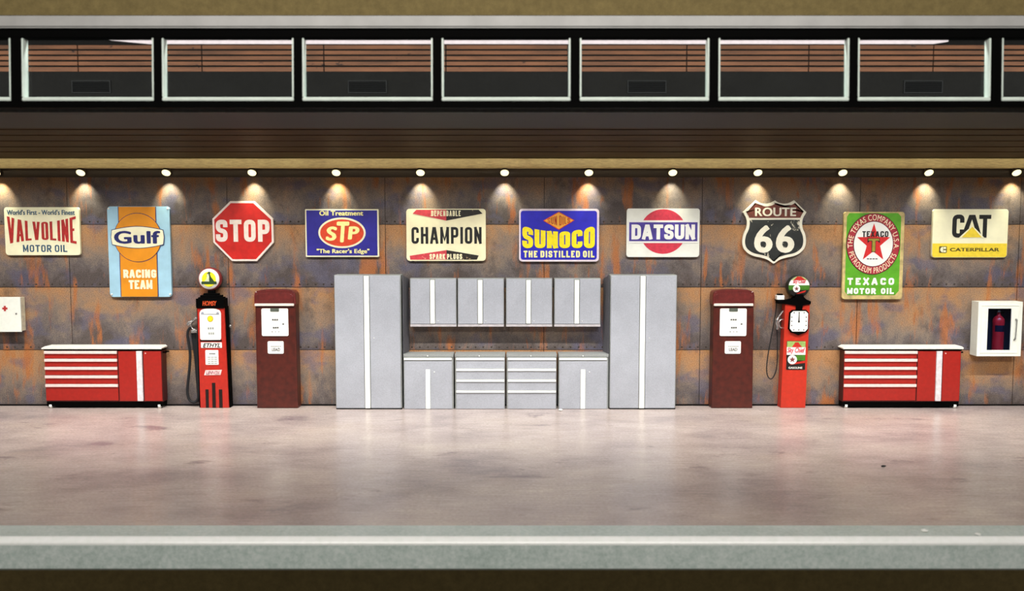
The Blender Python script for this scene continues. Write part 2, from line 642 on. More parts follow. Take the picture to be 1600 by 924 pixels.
def gothic(body, fr, bx, mat, parent, dy, st, gap=2.0, th=0.004, warp=None, rad=0.42, name='lettering'):
    """block capitals of even stroke st (pixels) filling the pixel box bx"""
    x0, y0, x1, y1 = bx
    n = len(body)
    fixed = sum(st for c in body if c != ' ') + gap * (n - 1)
    U = (x1 - x0 - fixed) / sum(GW.get(c, 1.0) for c in body)
    bm = NB()
    cur = x0
    k = 0
    H = y1 - y0
    for c in body:
        wc = GW.get(c, 1.0) * U
        if c == ' ':
            cur += wc + gap
            continue
        ax0, ax1, ay0, ay1 = cur + st / 2, cur + st / 2 + wc, y0 + st / 2, y1 - st / 2
        for pts, closed, rnd in GLYPH[c]:
            P_ = []
            for i, (u, v) in enumerate(pts):
                # open ends run out to the full height or width
                px, py = ax0 + (ax1 - ax0) * u, ay1 - (ay1 - ay0) * v
                P_.append(Vector((px, py)))
            if not closed:
                for e, q in ((0, 1), (-1, -2)):
                    d_ = (P_[e] - P_[q]).normalized()
                    u, v = pts[e]
                    if v in (0, 1) and abs(d_.y) > 0.5:
                        P_[e] = P_[e] + d_ * (st / 2) / abs(d_.y)
                    elif u in (0, 1) and v in (0, 1):
                        P_[e] = P_[e] + d_ * (st / 2)
            Q = []
            m = len(P_)
            for i, p in enumerate(P_):
                if i in rnd:
                    a, b = P_[i - 1], P_[(i + 1) % m]
                    r = min(max(rad * wc, 0.85 * st), (a - p).length * 0.48, (b - p).length * 0.48)
                    pa, pb = p + (a - p).normalized() * r, p + (b - p).normalized() * r
                    for j in range(6):
                        t = j / 5
                        Q.append(pa * (1 - t) ** 2 + p * 2 * t * (1 - t) + pb * t * t)
                elif warp and i:
                    for j in range(1, 5):
                        Q.append(P_[i - 1].lerp(p, j / 4)) if (i - 1) not in rnd else None
                    if (i - 1) in rnd:
                        Q.append(p)
                else:
                    Q.append(p)
            m = len(Q)
            L_, R_ = [], []
            for i in range(m):
                a = Q[i - 1] if (closed or i) else None
                b = Q[(i + 1) % m] if (closed or i < m - 1) else None
                d1 = (Q[i] - a).normalized() if a is not None else None
                d2 = (b - Q[i]).normalized() if b is not None else None
                d1 = d1 if d1 is not None else d2
                d2 = d2 if d2 is not None else d1
                nn = Vector((-d1.y - d2.y, d1.x + d2.x))
                nn = nn / max(0.5, nn.length_squared / 2)
                L_.append(Q[i] + nn * st / 2)
                R_.append(Q[i] - nn * st / 2)
            z0 = fr.Y - dy - th - 0.0015 * (k % 3)
            k += 1

            def W(p, back, i=0):
                px, py = p
                if warp:
                    px, py = warp((px - x0) / (x1 - x0), (y1 - py) / H, px, py)
                return bm.verts.new((fr.x(px), fr.Y - dy if back else z0 - 0.00004 * i, fr.z(py)))
            lf_, rf_ = [W(p, 0, i) for i, p in enumerate(L_)], [W(p, 0, i) for i, p in enumerate(R_)]
            lb_, rb_ = [W(p, 1) for p in L_], [W(p, 1) for p in R_]
            rng = range(m) if closed else range(m - 1)
            for i in rng:
                j = (i + 1) % m
                bm.faces.new((lf_[i], lf_[j], rf_[j], rf_[i]))
                bm.faces.new((lb_[i], lb_[j], lf_[j], lf_[i]))
                bm.faces.new((rf_[i], rf_[j], rb_[j], rb_[i]))
            if not closed:
                for i in (0, m - 1):
                    bm.faces.new((lf_[i], rf_[i], rb_[i], lb_[i]))
        cur += wc + st + gap
    return obj(name, bm, mat, parent)


# ================================================================== THE SETTING
XL, XR = -9.3, 9.3
FB_Y = 8.6                                  # fascia: lower edge depth; its head leans towards the room
AL = math.radians(-3.2)
FB_Z = P(800, 168, FB_Y).z
NRM = Vector((0, -math.cos(AL), -math.sin(AL)))


def fx(px):
    return hit(px, 108, (0, FB_Y, FB_Z), NRM).x


def fv(py):
    h = hit(800, py, (0, FB_Y, FB_Z), NRM)
    return (h.z - FB_Z) / math.cos(AL)


def fbox(bm, x0, x1, v0, v1, w0, w1, bev=0.0):
    """box lying in the leaning fascia: v up its face, w out of it"""
    b2 = NB()
    box(b2, x0, x1, 0, 1, 0, 1)
    me = bpy.data.meshes.new('t')
    for v in b2.verts:
        vv = v0 + (v1 - v0) * v.co.z
        ww = w0 + (w1 - w0) * (1 - v.co.y)
        v.co = (v.co.x, FB_Y - vv * math.sin(AL) - ww * math.cos(AL), FB_Z + vv * math.cos(AL) - ww * math.sin(AL))
    if bev:
        bmesh.ops.bevel(b2, geom=b2.edges[:], offset=bev, segments=2, affect='EDGES')
    b2.to_mesh(me)
    b2.free()
    bm.from_mesh(me)
    bpy.data.meshes.remove(me)


FLOOR_Y = hit(800, 822, (0, 0, 0), Vector((0, 0, 1))).y
bm = NB()
box(bm, XL, XR, FLOOR_Y - 0.05, WALL + 0.1, -0.12, 0.0)
struct('floor', bm, M_FLOOR)

# back wall: steel sheets with hairline joints and rows of rivets
bm = NB()
WT = P(800, 250, WALL).z
zs = [0.0, ROW_Z[2], ROW_Z[1], ROW_Z[0], ROW_Z[0] + ROW_H]
zs = [z for z in zs if z < WT - 0.05] + [WT]
cx = [XL] + [x for x in [COL_X[0] - COL_W] + COL_X + [COL_X[-1] + COL_W] if XL < x < XR] + [XR]
g = 0.005
for za, zb in zip(zs, zs[1:]):
    for xa, xb in zip(cx, cx[1:]):
        box(bm, xa + g, xb - g, WALL, WALL + 0.04, za + (g if za else 0), zb - g)
n_sheet = len(bm.faces)
box(bm, XL, XR, WALL + 0.012, WALL + 0.06, 0, WT)
for z in ROW_Z:
    x = XL + 0.1
    while x < XR:
        vb = [bm.verts.new((x + 0.016 * math.cos(k * PI / 3), WALL, z + 0.045 + 0.016 * math.sin(k * PI / 3))) for k in range(6)]
        vt = bm.verts.new((x, WALL - 0.009, z + 0.045))
        for k in range(6):
            bm.faces.new((vb[k], vb[(k + 1) % 6], vt))
        x += 0.125
bm.faces.ensure_lookup_table()
for i, f in enumerate(bm.faces):
    f.material_index = 0 if i < n_sheet else 1
struct('wall_back', bm, [M_WALL, paint('rivet_steel', (60, 50, 44), 0.5, 0.2)])

for nm, x0, x1 in (('wall_left', XL - 0.1, XL), ('wall_right', XR, XR + 0.1)):
    bm = NB()
    box(bm, x0, x1, FLOOR_Y - 0.1, WALL + 0.1, -0.12, 5.2)
    struct(nm, bm, M_RAIL)

bm = NB()
box(bm, XL, XR, WALL - 0.018, WALL, 0, 0.022)
struct('wall_foot_shadow', bm, M_DARK)  # dark strip painted for the thin gap shadow along the wall foot

# dark rail behind the lamps, lit beam above it
bm = NB()
box(bm, XL, XR, WALL - 0.05, WALL, P(800, 277, WALL - 0.05).z, P(800, 255, WALL).z)
struct('trim_1', bm, M_RAIL)
BY = WALL - 0.22
bm = NB()
box(bm, XL, XR, BY, WALL, P(800, 262.5, BY).z, P(800, 247.5, BY).z, 0.012)
struct('trim_2', bm, M_BEAM)

# slatted soffit rising from the beam, then a flat grey panel up to the fascia
SA = P(800, 247.5, BY)
SB = Vector((0, 11.45, 4.27))
sn = Vector((0, -(SB.z - SA.z), SB.y - SA.y)).normalized()
bm = NB()
cuts = [247, 237.5, 229.5, 220.5, 211.5, 202.5, 193.5]
for ya, yb in zip(cuts, cuts[1:]):
    pa, pb = hit(800, ya - 0.7, SA, sn), hit(800, yb + 0.7, SA, sn)
    vs_ = []
    for x in (XL, XR):
        for p, up in ((pa, 0), (pb, 0), (pb, 0.03), (pa, 0.03)):
            vs_.append(bm.verts.new((x, p.y, p.z + up)))
    for q in ((0, 1, 2, 3), (4, 7, 6, 5), (0, 4, 5, 1), (1, 5, 6, 2), (2, 6, 7, 3), (3, 7, 4, 0)):
        bm.faces.new([vs_[k] for k in q])
nf = len(bm.faces)
pe = hit(800, cuts[-1] + 0.7, SA, sn)
vs_ = []
for x in (XL, XR):
    for p, up in ((SA, 0.018), (SB, 0.018), (SB, 0.08), (SA, 0.08)):
        vs_.append(bm.verts.new((x, p.y, p.z + up)))
for q in ((0, 1, 2, 3), (4, 7, 6, 5), (0, 4, 5, 1), (1, 5, 6, 2), (2, 6, 7, 3), (3, 7, 4, 0)):
    bm.faces.new([vs_[k] for k in q])
bm.faces.ensure_lookup_table()
for i, f in enumerate(bm.faces):
    f.material_index = 0 if i < nf else 1
struct('ceiling', bm, [M_SLATD, M_DARK])
GZ = P(800, 200, 11.5).z
G0 = P(800, 169, 8.78).z
bm = NB()
vs_ = [bm.verts.new(p) for x in (XL, XR) for p in ((x, 8.66, G0), (x, 11.5, GZ), (x, 11.5, GZ + 0.05), (x, 8.66, G0 + 0.05))]
for q in ((0, 1, 2, 3), (4, 7, 6, 5), (0, 4, 5, 1), (1, 5, 6, 2), (2, 6, 7, 3), (3, 7, 4, 0)):
    bm.faces.new([vs_[k] for k in q])
struct('ceiling_front', bm, M_GREYC)
bm = NB()
box(bm, XL, XR, 8.775, 8.795, P(800, 176, 8.775).z, 4.0)
struct('trim_10', bm, paint('lighter_grey_strip', (96, 97, 94), 0.5))  # added strip, lighter grey, along the ceiling panel's front edge
# roof of the case
bm = NB()
ROOF = [(8.68, 4.79), (10.0, 5.04), (WALL + 0.1, 5.04), (WALL + 0.1, 5.10), (10.0, 5.10), (8.68, 4.83)]
va = [bm.verts.new((XL - 0.1, p[0], p[1])) for p in ROOF]
vb = [bm.verts.new((XR + 0.1, p[0], p[1])) for p in ROOF]
bm.faces.new(va)
bm.faces.new(list(reversed(vb)))
for i in range(6):
    bm.faces.new((va[i], va[(i + 1) % 6], vb[(i + 1) % 6], vb[i]))
struct('ceiling_top', bm, M_BLACK)

# leaning black fascia with its row of windows
MULL = [(16, 33), (239.5, 252.5), (458.5, 472), (676, 690), (891.5, 906), (1108.5, 1123), (1327.5, 1341), (1549, 1566)]
V_B0, V_B1, V_T0, V_T1, V_C1 = fv(168), fv(157.5), fv(58.8), fv(45), fv(26)
FD = 0.10
bm = NB()
fbox(bm, XL, XR, V_B0, V_B1, -FD, 0, 0.006)
fbox(bm, XL, XR, V_T0, V_C1, -FD, 0, 0.006)
edges = [XL] + [v for a, b in MULL for v in (fx(a), fx(b))] + [XR]
for a, b in MULL:
    fbox(bm, fx(a), fx(b), V_B1 - 0.01, V_T0 + 0.01, -FD, -0.001, 0.006)
struct('trim_3', bm, M_BLACK)
bm = NB()
fbox(bm, XL, XR, V_T1, V_C1, 0.0, 0.045, 0.014)
struct('trim_4', bm, M_ALU)
LN, LB = 0.016, 0.036
for i in range(0, len(edges), 2):
    a, b = edges[i], edges[i + 1]
    wroot = bpy.data.objects.new('window_%d' % (i // 2 + 1), None)
    COL.objects.link(wroot)
    wroot.location = ((a + b) / 2, FB_Y - V_B1 * math.sin(AL), FB_Z + V_B1 * math.cos(AL))
    wroot['kind'] = 'structure'
    bm = NB()
    fbox(bm, a, b, V_B1, V_B1 + LB, -FD, -0.004, 0.006)
    obj('polished_edge', bm, M_EDGE, wroot)
    for x0, x1 in ((a, a + LN), (b - LN, b)):
        bm = NB()
        fbox(bm, x0, x1, V_B1 + LB, V_T0, -FD, -0.004, 0.005)
        obj('polished_edge', bm, M_EDGE, wroot)
    bm = NB()
    fbox(bm, a + LN, b - LN, V_B1 + LB, V_T0, -0.085, -0.075)
    obj('glass_pane', bm, M_GLASS, wroot)

# bulkhead behind the windows: grey foot, brick-brown slats, pale strip
KY = 10.3
kf = Frame(800, 108, KY)
bm = NB()
box(bm, XL, XR, KY, KY + 0.06, kf.z(175), kf.z(30))
struct('wall_upper', bm, M_DARK)
bm = NB()
box(bm, XL, XR, KY - 0.05, KY, kf.z(172), kf.z(113))
struct('trim_5', bm, M_GREYP)
bm = NB()
JN = [124, 317, 507, 697, 887, 1072, 1262, 1456]
jx = [XL] + [kf.x(p) for p in JN] + [XR]
for ya, yb in ((71.5, 77.5), (80, 86), (88.5, 94.5), (97, 103), (105.5, 112.6)):
    for a, b in zip(jx, jx[1:]):
        box(bm, a + 0.006, b - 0.006, KY - 0.03, KY, kf.z(yb), kf.z(ya), 0.004)
struct('trim_6', bm, M_SLATB)
bm = NB()
prism(bm, [(kf.x(p[0]), kf.z(p[1])) for p in ((175, 60), (1478, 60), (1478, 66), (1455, 69.8), (235, 69.8), (175, 64))], KY - 0.035, KY)
struct('trim_7', bm, M_PINK)

# louvred vents in the grey foot of the bulkhead
vx, vz0, vz1 = [kf.x(p) for p in (145, 575, 1010, 1440)], kf.z(147), kf.z(127)
vt = thing('vent_grille', (vx[0], KY - 0.05, (vz0 + vz1) / 2), '', 'vent', 'dark louvred vents behind the windows')
hw = 0.22
M_VENT = paint('dark_vent_metal', (13, 13, 14), 0.6, spec=0.2)
bm = NB()
for a, b, c, d in ((-hw, hw, vz0, vz0 + 0.012), (-hw, hw, vz1 - 0.012, vz1), (-hw, -hw + 0.012, vz0 + 0.012, vz1 - 0.012), (hw - 0.012, hw, vz0 + 0.012, vz1 - 0.012)):
    box(bm, vx[0] + a, vx[0] + b, KY - 0.062, KY - 0.05, c, d)
obj('frame', bm, M_VENT, vt)
for k in range(5):
    zz = vz0 + 0.024 + k * (vz1 - vz0 - 0.036) / 5
    bm = NB()
    xprism_ = [(KY - 0.064, zz), (KY - 0.062, zz - 0.004), (KY - 0.051, zz + 0.012), (KY - 0.053, zz + 0.016)]
    va = [bm.verts.new((vx[0] - hw + 0.012, p[0], p[1])) for p in xprism_]
    vb = [bm.verts.new((vx[0] + hw - 0.012, p[0], p[1])) for p in xprism_]
    bm.faces.new(va)
    bm.faces.new(vb)
    for i in range(4):
        bm.faces.new((va[i], va[(i + 1) % 4], vb[(i + 1) % 4], vb[i]))
    obj('louvre', bm, M_VENT, vt)
VL = ['dark louvred vent seen through the first full window from the left', 'dark louvred vent seen through the third full window from the left',
      'dark louvred vent seen through the fifth full window from the left', 'dark louvred vent seen through the rightmost full window']
vt['label'] = VL[0]
for k in (1, 2, 3):
    dup(vt, vx[k] - vx[0], 0, VL[k])

# front lip of the case
lip = [(822, 0.0)]
pL0 = hit(800, 821.5, (0, 0, 0.004), Vector((0, 0, 1)))
pL1 = hit(800, 838.5, (0, 0, 0.004), Vector((0, 0, 1)))
y1 = pL1.y
zb = P(800, 849, y1 - 0.05).z
zc = P(800, 889, y1 - 0.06).z
prof = [(pL0.y, 0.004), (y1, 0.004), (y1, zb - 0.01), (y1 - 0.06, zb - 0.02), (y1 - 0.06, zc), (y1 - 0.02, zc - 0.03), (pL0.y, zc - 0.03)]


def xprism(bm, prof, x0, x1):
    a = [bm.verts.new((x0, p[0], p[1])) for p in prof]
    b = [bm.verts.new((x1, p[0], p[1])) for p in prof]
    n = len(prof)
    bm.faces.new(a)
    bm.faces.new(list(reversed(b)))
    for i in range(n):
        bm.faces.new((a[i], a[(i + 1) % n], b[(i + 1) % n], b[i]))


bm = NB()
xprism(bm, prof, XL - 0.1, XR + 0.1)
struct('trim_8', bm, M_LIP)
bm = NB()
xprism(bm, [(y1, 0.006), (y1 - 0.022, 0.000), (y1 - 0.05, zb + 0.012), (y1 - 0.058, zb), (y1 - 0.058, zb - 0.018), (y1, zb - 0.008)], XL - 0.1, XR + 0.1)
struct('trim_9', bm, M_LIPGLINT)  # white strip paints in the highlight on the lip's rounded edge
# underside and back of the case, the room wall it hangs on
bm = NB()
box(bm, XL - 0.1, XR + 0.1, pL0.y, WALL + 0.1, zc - 0.03, -0.12)
struct('floor_base', bm, M_BLACK)
bm = NB()
box(bm, -30, 30, WALL + 0.7, WALL + 0.8, -12, 14)
struct('wall_room', bm, M_ROOM)

# ================================================================== SPOTLIGHTS OVER THE SIGNS
LAMPS = [-6, 126.5, 260, 394, 525.5, 657, 788.5, 920, 1051, 1184, 1316.5, 1451, 1588]
lf = Frame(800, 271, WALL - 0.12)
c0 = Vector((lf.x(800), WALL - 0.13, lf.z(270)))
SPOT_W = 40.0
spot = thing('spotlight', (c0.x, WALL - 0.05, c0.z), '', 'spotlight', 'row of spotlights under the beam')
bm = NB()
tilt = Matrix.Rotation(math.radians(-40), 4, 'X')
lathe(bm, (0, 0, 0), [(0.035, 0.08), (0.055, 0.065), (0.072, 0.02), (0.075, 0.0), (0.067, 0.0)], 24)
bmesh.ops.transform(bm, matrix=Matrix.Translation(c0) @ tilt, verts=bm.verts)
obj('housing', bm, M_RAIL, spot)
bm = NB()
lathe(bm, (0, 0, 0), [(0.066, 0.004), (0.062, -0.012), (0.04, -0.022), (0.012, -0.027)], 24)
bmesh.ops.transform(bm, matrix=Matrix.Translation(c0) @ tilt, verts=bm.verts)
obj('lens', bm, M_BULB, spot)
bm = NB()
box(bm, c0.x - 0.03, c0.x + 0.03, c0.y + 0.03, WALL - 0.05, c0.z + 0.0, c0.z + 0.05)
obj('mount', bm, M_RAIL, spot)
sl = bpy.data.lights.new('spot_lamp', 'SPOT')
sl.energy, sl.color, sl.spot_size, sl.spot_blend, sl.shadow_soft_size = SPOT_W, (1.0, 0.96, 0.72), math.radians(70), 0.95, 0.012
so = bpy.data.objects.new('spot_lamp', sl)
COL.objects.link(so)
so.parent = spot
so.location = (0, -0.15, -0.04)
so.rotation_euler = (math.radians(27), 0, 0)
WHERE = ['leftmost, cut by the left edge of the picture', 'between the red lettered cream sign and the orange striped sign', 'above the right corner of the orange striped sign',
         'directly over the red octagonal sign', 'directly over the oval red and blue sign', 'above the left half of the bow-tie shaped black and red sign',
         'between the bow-tie sign and the yellow on blue sign', 'above the right end of the yellow on blue sign', 'above the sign with red disc and blue bar',
         'above the left top of the black shield sign', 'above the left top corner of the green star sign', 'above the left corner of the yellow and cream sign', 'rightmost of the row, at the right edge']
for k, px in enumerate(LAMPS):
    x = lf.x(px)
    lb = 'glowing spotlight ' + WHERE[k]
    if k == 0:
        spot['label'] = lb
        spot.location.x = x
    else:
        dup(spot, x - spot.location.x, 0, lb)

# ================================================================== SIGNS
SY = WALL - 0.055        # front of the plates


def sign(label, cx, cy, outline, mat, bev=0.008, name='metal_sign', yoff=0.0):
    fr = Frame(cx, cy, SY)
    t = thing(name, (fr.X, WALL, fr.Z), label, 'sign', 'vintage signs on the rusted wall')
    bm = NB()
    prism(bm, [(fr.x(p[0]), fr.z(p[1])) for p in outline], SY, WALL - 0.0095, bev)
    obj('plate', bm, mat, t)
    return t, fr


L1, L2, L3, L4, L5 = 0.0, 0.004, 0.008, 0.012, 0.016

# 1 cream sign, arched red lettering
M_OILR = paint('faded_red_ink', (176, 42, 38), 0.5, var=0.12)
M_TEAL = paint('blue_grey_ink', (58, 92, 116), 0.5, var=0.2)
t, f = sign('cream sign with arched red lettering, leftmost on the wall', 66, 361, rrect(7.5, 324, 124.5, 399, 4), M_CREAM)
text('lettering', "World's First - World's Finest", f, (12, 328, 118, 336), M_TEAL, t, L1, bold=0.03)


def vv(u, tt, px, py):
    e = (2 * u - 1) ** 2
    top = 347 - 9 * e
    bot = 375 + 6.5 * e
    return px, bot + (top - bot) * tt


gothic('VALVOLINE', f, (12, 340, 119, 381), M_OILR, t, L1, 4.0, 2.6, warp=vv)
gothic('MOTOR OIL', f, (35, 383, 104, 394), M_TEAL, t, L1, 1.9, 2.2)

# 2 orange and light blue striped sign
M_LBLUE = paint('light_blue_enamel', (164, 206, 226), 0.4, var=0.05, scale=5, chip=(150, 130, 110), chip_at=0.74)
M_ORANGE = paint('orange_enamel', (226, 146, 34), 0.4, var=0.05, scale=5)
M_NAVY = paint('navy_ink', (36, 42, 104), 0.45, var=0.1)
t, f = sign('tall light blue sign with broad orange stripe and white band across a disc', 218, 394, rrect(169.5, 323, 266.5, 464.5, 5), M_LBLUE)
flat('stripe', f, rect(186.5, 323.5, 246, 464), M_NAVY, t, L1)
flat('stripe', f, rect(187.8, 323.5, 244.7, 464), M_ORANGE, t, L2)
flat('emblem', f, ell(216.5, 371.5, 37.5, 38.5), M_NAVY, t, L3)
flat('emblem', f, ell(216.5, 371.5, 36.6, 37.6), M_ORANGE, t, L4)
band = [(177, 360)] + [(177 + 79 * k / 16, 360 - 5.5 * math.sin(PI * k / 16)) for k in range(1, 16)] + [(256, 360), (257.5, 371), (256, 382)] + \
       [(256 - 79 * k / 16, 382 + 5.5 * math.sin(PI * k / 16)) for k in range(1, 16)] + [(177, 382), (175.5, 371)]
flat('band', f, inset(band, -1.0), M_NAVY, t, L4 + 0.002)
flat('band', f, band, M_CREAM, t, L5 + 0.002)
text('lettering', 'Gulf', f, (180, 361, 252, 381), M_NAVY, t, L5 + 0.006, bold=0.035)
gothic('RACING', f, (192, 421.5, 243.5, 434.5), M_CREAM, t, L3, 3.3, 1.5)
gothic('TEAM', f, (200, 438, 237, 452), M_CREAM, t, L3, 3.3, 1.2)
for sx, sy in ((171.8, 326.5), (263.8, 326.5), (172.6, 460.5), (264, 460.5)):
    bm = NB()
    p = f(sx, sy)
    lathe(bm, (p.x, SY, p.z), [(0.016, 0.0), (0.014, -0.008), (0.006, -0.012)], 12, 'y')
    obj('screw', bm, M_WHITEP, t)

# 3 red octagon
M_STOP = paint('stop_red', (200, 40, 34), 0.4, var=0.10, scale=8, chip=(140, 70, 40), chip_at=0.72)
octo = [(360.5, 314.5), (398, 314.5), (427, 342), (427.5, 379), (400.5, 408.5), (361, 408.5), (332.5, 379), (332, 342)]
t, f = sign('red octagonal stop sign with white border and large white capitals', 379.5, 361, octo, paint('stop_white', (240, 226, 216), 0.4, var=0.04))
flat('face', f, inset(octo, 3.3), M_STOP, t, L1)
gothic('STOP', f, (337.5, 343.5, 421.5, 378), paint('stop_white', (240, 226, 216)), t, L2, 7.0, 3.6)

# 4 blue sign, red oval
M_BLUE = paint('deep_blue_enamel', (52, 48, 150), 0.38, var=0.12, scale=4)
M_YEL = paint('pale_yellow_ink', (248, 240, 160), 0.45, var=0.04)
M_ORED = paint('orange_red_enamel', (218, 72, 42), 0.4, var=0.08)
t, f = sign('blue sign with cream border and red oval, right of the octagon', 534.5, 364, rrect(477, 327, 592, 402, 1.2, 2), M_CREAM)
flat('face', f, rect(479.2, 329, 589.6, 399.6), M_BLUE, t, L1)
text('lettering', 'Oil Treatment', f, (499.5, 329.5, 568, 337.2), M_YEL, t, L2, bold=0.04)
flat('emblem', f, ell(534.5, 364, 37, 24), M_CREAM, t, L2)
flat('emblem', f, ell(534.5, 364, 34, 21), M_ORED, t, L3)
text('lettering', 'S', f, (509, 354, 527, 376.5), M_YEL, t, L4, bold=0.05, shear=0.12)
text('lettering', 'T', f, (526.5, 346.5, 546.5, 379), M_YEL, t, L4, bold=0.05, shear=0.12)
text('lettering', 'P', f, (543.5, 354, 562, 374.5), M_YEL, t, L4, bold=0.05, shear=0.10)
text('lettering', '"The Racer\'s Edge"', f, (494.5, 389, 577, 398), M_YEL, t, L2, bold=0.035)

# 5 cream sign with bow-tie
M_BUFF = paint('aged_cream_enamel', (248, 240, 200), 0.45, var=0.07, scale=3, chip=(206, 170, 110), chip_at=0.66)
M_ROSE = paint('faded_rose_red', (206, 66, 76), 0.45, var=0.12, chip=(226, 170, 150), chip_at=0.62)
M_CHAR = paint('worn_black_enamel', (40, 36, 32), 0.45, var=0.2, chip=(196, 170, 130), chip_at=0.62)
t, f = sign('cream sign with red and black bow-tie wedges and black capitals', 697, 367, rrect(635, 326.5, 759, 408, 5), M_BUFF)
flat('wedge', f, [(645, 334), (651, 328), (697.5, 328), (697.5, 345)], M_ROSE, t, L1)
flat('wedge', f, [(697.5, 345), (697.5, 328), (748, 328), (754, 334)], M_CHAR, t, L1)
flat('wedge', f, [(640, 400), (697.5, 391), (697.5, 406), (641, 406)], M_ROSE, t, L1)
flat('wedge', f, [(697.5, 391), (748, 399.5), (745, 406), (697.5, 406)], M_CHAR, t, L1)
gothic('DEPENDABLE', f, (674, 329.5, 720, 338), M_BUFF, t, L2, 1.5, 1.3)
gothic('CHAMPION', f, (643, 355, 752.5, 381), M_INK, t, L1, 4.0, 3.2)
gothic('SPARK PLUGS', f, (671, 397, 722, 405.3), M_BUFF, t, L2, 1.7, 1.2)

# 6 vivid blue sign with yellow lettering
M_VBLUE = paint('vivid_blue_enamel', (46, 44, 190), 0.38, var=0.14, scale=3)
M_VYEL = paint('vivid_yellow_ink', (244, 224, 30), 0.45, var=0.06)
M_GOLD = paint('gold_orange_ink', (238, 172, 60), 0.45, var=0.06)
t, f = sign('vivid blue sign with bulging yellow letters and an orange diamond', 873, 368, rrect(811, 326.5, 936, 409, 5), paint('pale_lilac_border', (226, 212, 222), 0.45, var=0.05))
flat('face', f, rrect(813.6, 329.6, 932.6, 406, 4), M_VBLUE, t, L1)
flat('emblem', f, [(848.5, 345), (873, 331), (897.5, 344.5), (873, 359.5)], M_ORED, t, L2)
flat('emblem', f, [(850.5, 345), (873, 332.3), (895.5, 344.5), (873, 358)], M_GOLD, t, L3)


def dd(u, tt, px, py):
    e = abs(2 * u - 1)
    h = 8.4 - 5.4 * e
    return px, 344.8 + h - 2 * h * tt


gothic('SUN OILS', f, (855.5, 338, 890.5, 352), paint('rust_red_ink', (170, 56, 10)), t, L4, 1.3, 1.5, warp=dd)


def ss(u, tt, px, py):
    e = (2 * u - 1) ** 2
    top = 362 - 9.5 * e
    return px, 388 + (top - 388) * tt


gothic('SUNOCO', f, (816, 352, 929.5, 388), M_VYEL, t, L2, 7.6, 2.2, warp=ss)
gothic('THE DISTILLED OIL', f, (818, 392, 929, 402.5), M_YEL, t, L2, 2.4, 1.9)

# 7 white sign, red disc and blue bar
M_WORN = paint('worn_white_enamel', (236, 238, 228), 0.45, var=0.04, scale=5, chip=(190, 180, 140), chip_at=0.70)
M_DRED = paint('raspberry_red', (208, 58, 78), 0.42, var=0.09)
M_INDIGO = paint('indigo_bar', (76, 62, 150), 0.42, var=0.15, scale=5)
t, f = sign('white sign with red disc behind an indigo bar of white capitals', 1035.5, 364, rrect(979, 326, 1093, 402, 4), M_WORN)
flat('emblem', f, ell(1036, 362, 36, 35), M_DRED, t, L1)
flat('band', f, rect(981.5, 344.5, 1091, 380), M_WHITEP, t, L2)
flat('band', f, rect(983, 347.5, 1089.5, 377), M_INDIGO, t, L3)
gothic('DATSUN', f, (986.5, 351, 1085.5, 374.3), M_WHITEP, t, L4, 5.6, 1.8)

# 8 black shield
half = [(0, 68), (45, 95), (110, 108), (180, 98), (240, 64), (320, 140), (398, 215), (358, 285), (346, 350), (356, 420), (386, 490), (400, 575), (385, 660), (335, 722), (255, 765), (150, 788), (70, 816), (0, 865)]
seg1 = half[0:5]
seg2 = half[6:]
hp = [tuple(v) for v in spline(seg1, 5)] + [tuple(v) for v in spline(seg2, 5)]
shield = [(1210 + x / 8.03, 305 + y / 8.03) for x, y in hp] + [(1210 - x / 8.03, 305 + y / 8.03) for x, y in reversed(hp[1:-1])]
M_SHW = paint('aged_white_enamel', (236, 232, 212), 0.45, var=0.05, scale=6)
s_ = NT('distressed_black_enamel')
scr = s_.noise(7.0, 8, 0.75, (1, 1, 0.6), (1.3, 0, 0.4), 0.3)
colr = s_.mix(s_.mask(scr, 0.60, 0.63), s_.ramp(s_.noise(6, 4), [(0.3, (28, 31, 30)), (0.7, (46, 50, 48))]), (214, 208, 186))
M_SHB = s_.done(colr, 0.45)
M_SHR = paint('faded_brown_red', (112, 58, 46), 0.45, var=0.15, chip=(200, 180, 150), chip_at=0.70)
t, f = sign('black highway shield sign with faded brown top and large white numerals', 1210, 361, shield, M_SHW)
sin_ = inset(shield, 4.4)
yb_ = 341
up = [p for p in sin_ if p[1] < yb_]
xs_l = min(p[0] for p in sin_ if abs(p[1] - yb_) < 6)
xs_r = max(p[0] for p in sin_ if abs(p[1] - yb_) < 6)


def cutpoly(pts, y, keep_up):
    out = []
    n = len(pts)
    for i in range(n):
        a, b = pts[i], pts[(i + 1) % n]
        ia = (a[1] < y) == keep_up
        ib = (b[1] < y) == keep_up
        if ia:
            out.append(a)
        if ia != ib:
            k = (y - a[1]) / (b[1] - a[1])
            out.append((a[0] + (b[0] - a[0]) * k, y))
    return out


flat('face', f, cutpoly(sin_, 340.6, True), M_SHR, t, L1)
flat('face', f, cutpoly(sin_, 343.6, False), M_SHB, t, L1)
text('lettering', 'ROUTE', f, (1179, 324.5, 1243, 338.2), M_SHW, t, L2, bold=0.03)
text('lettering', '6', f, (1178.5, 352, 1207.5, 395.5), M_SHW, t, L2, bold=0.035)
text('lettering', '6', f, (1212.5, 352, 1241.5, 395.5), M_SHW, t, L2, bold=0.035)

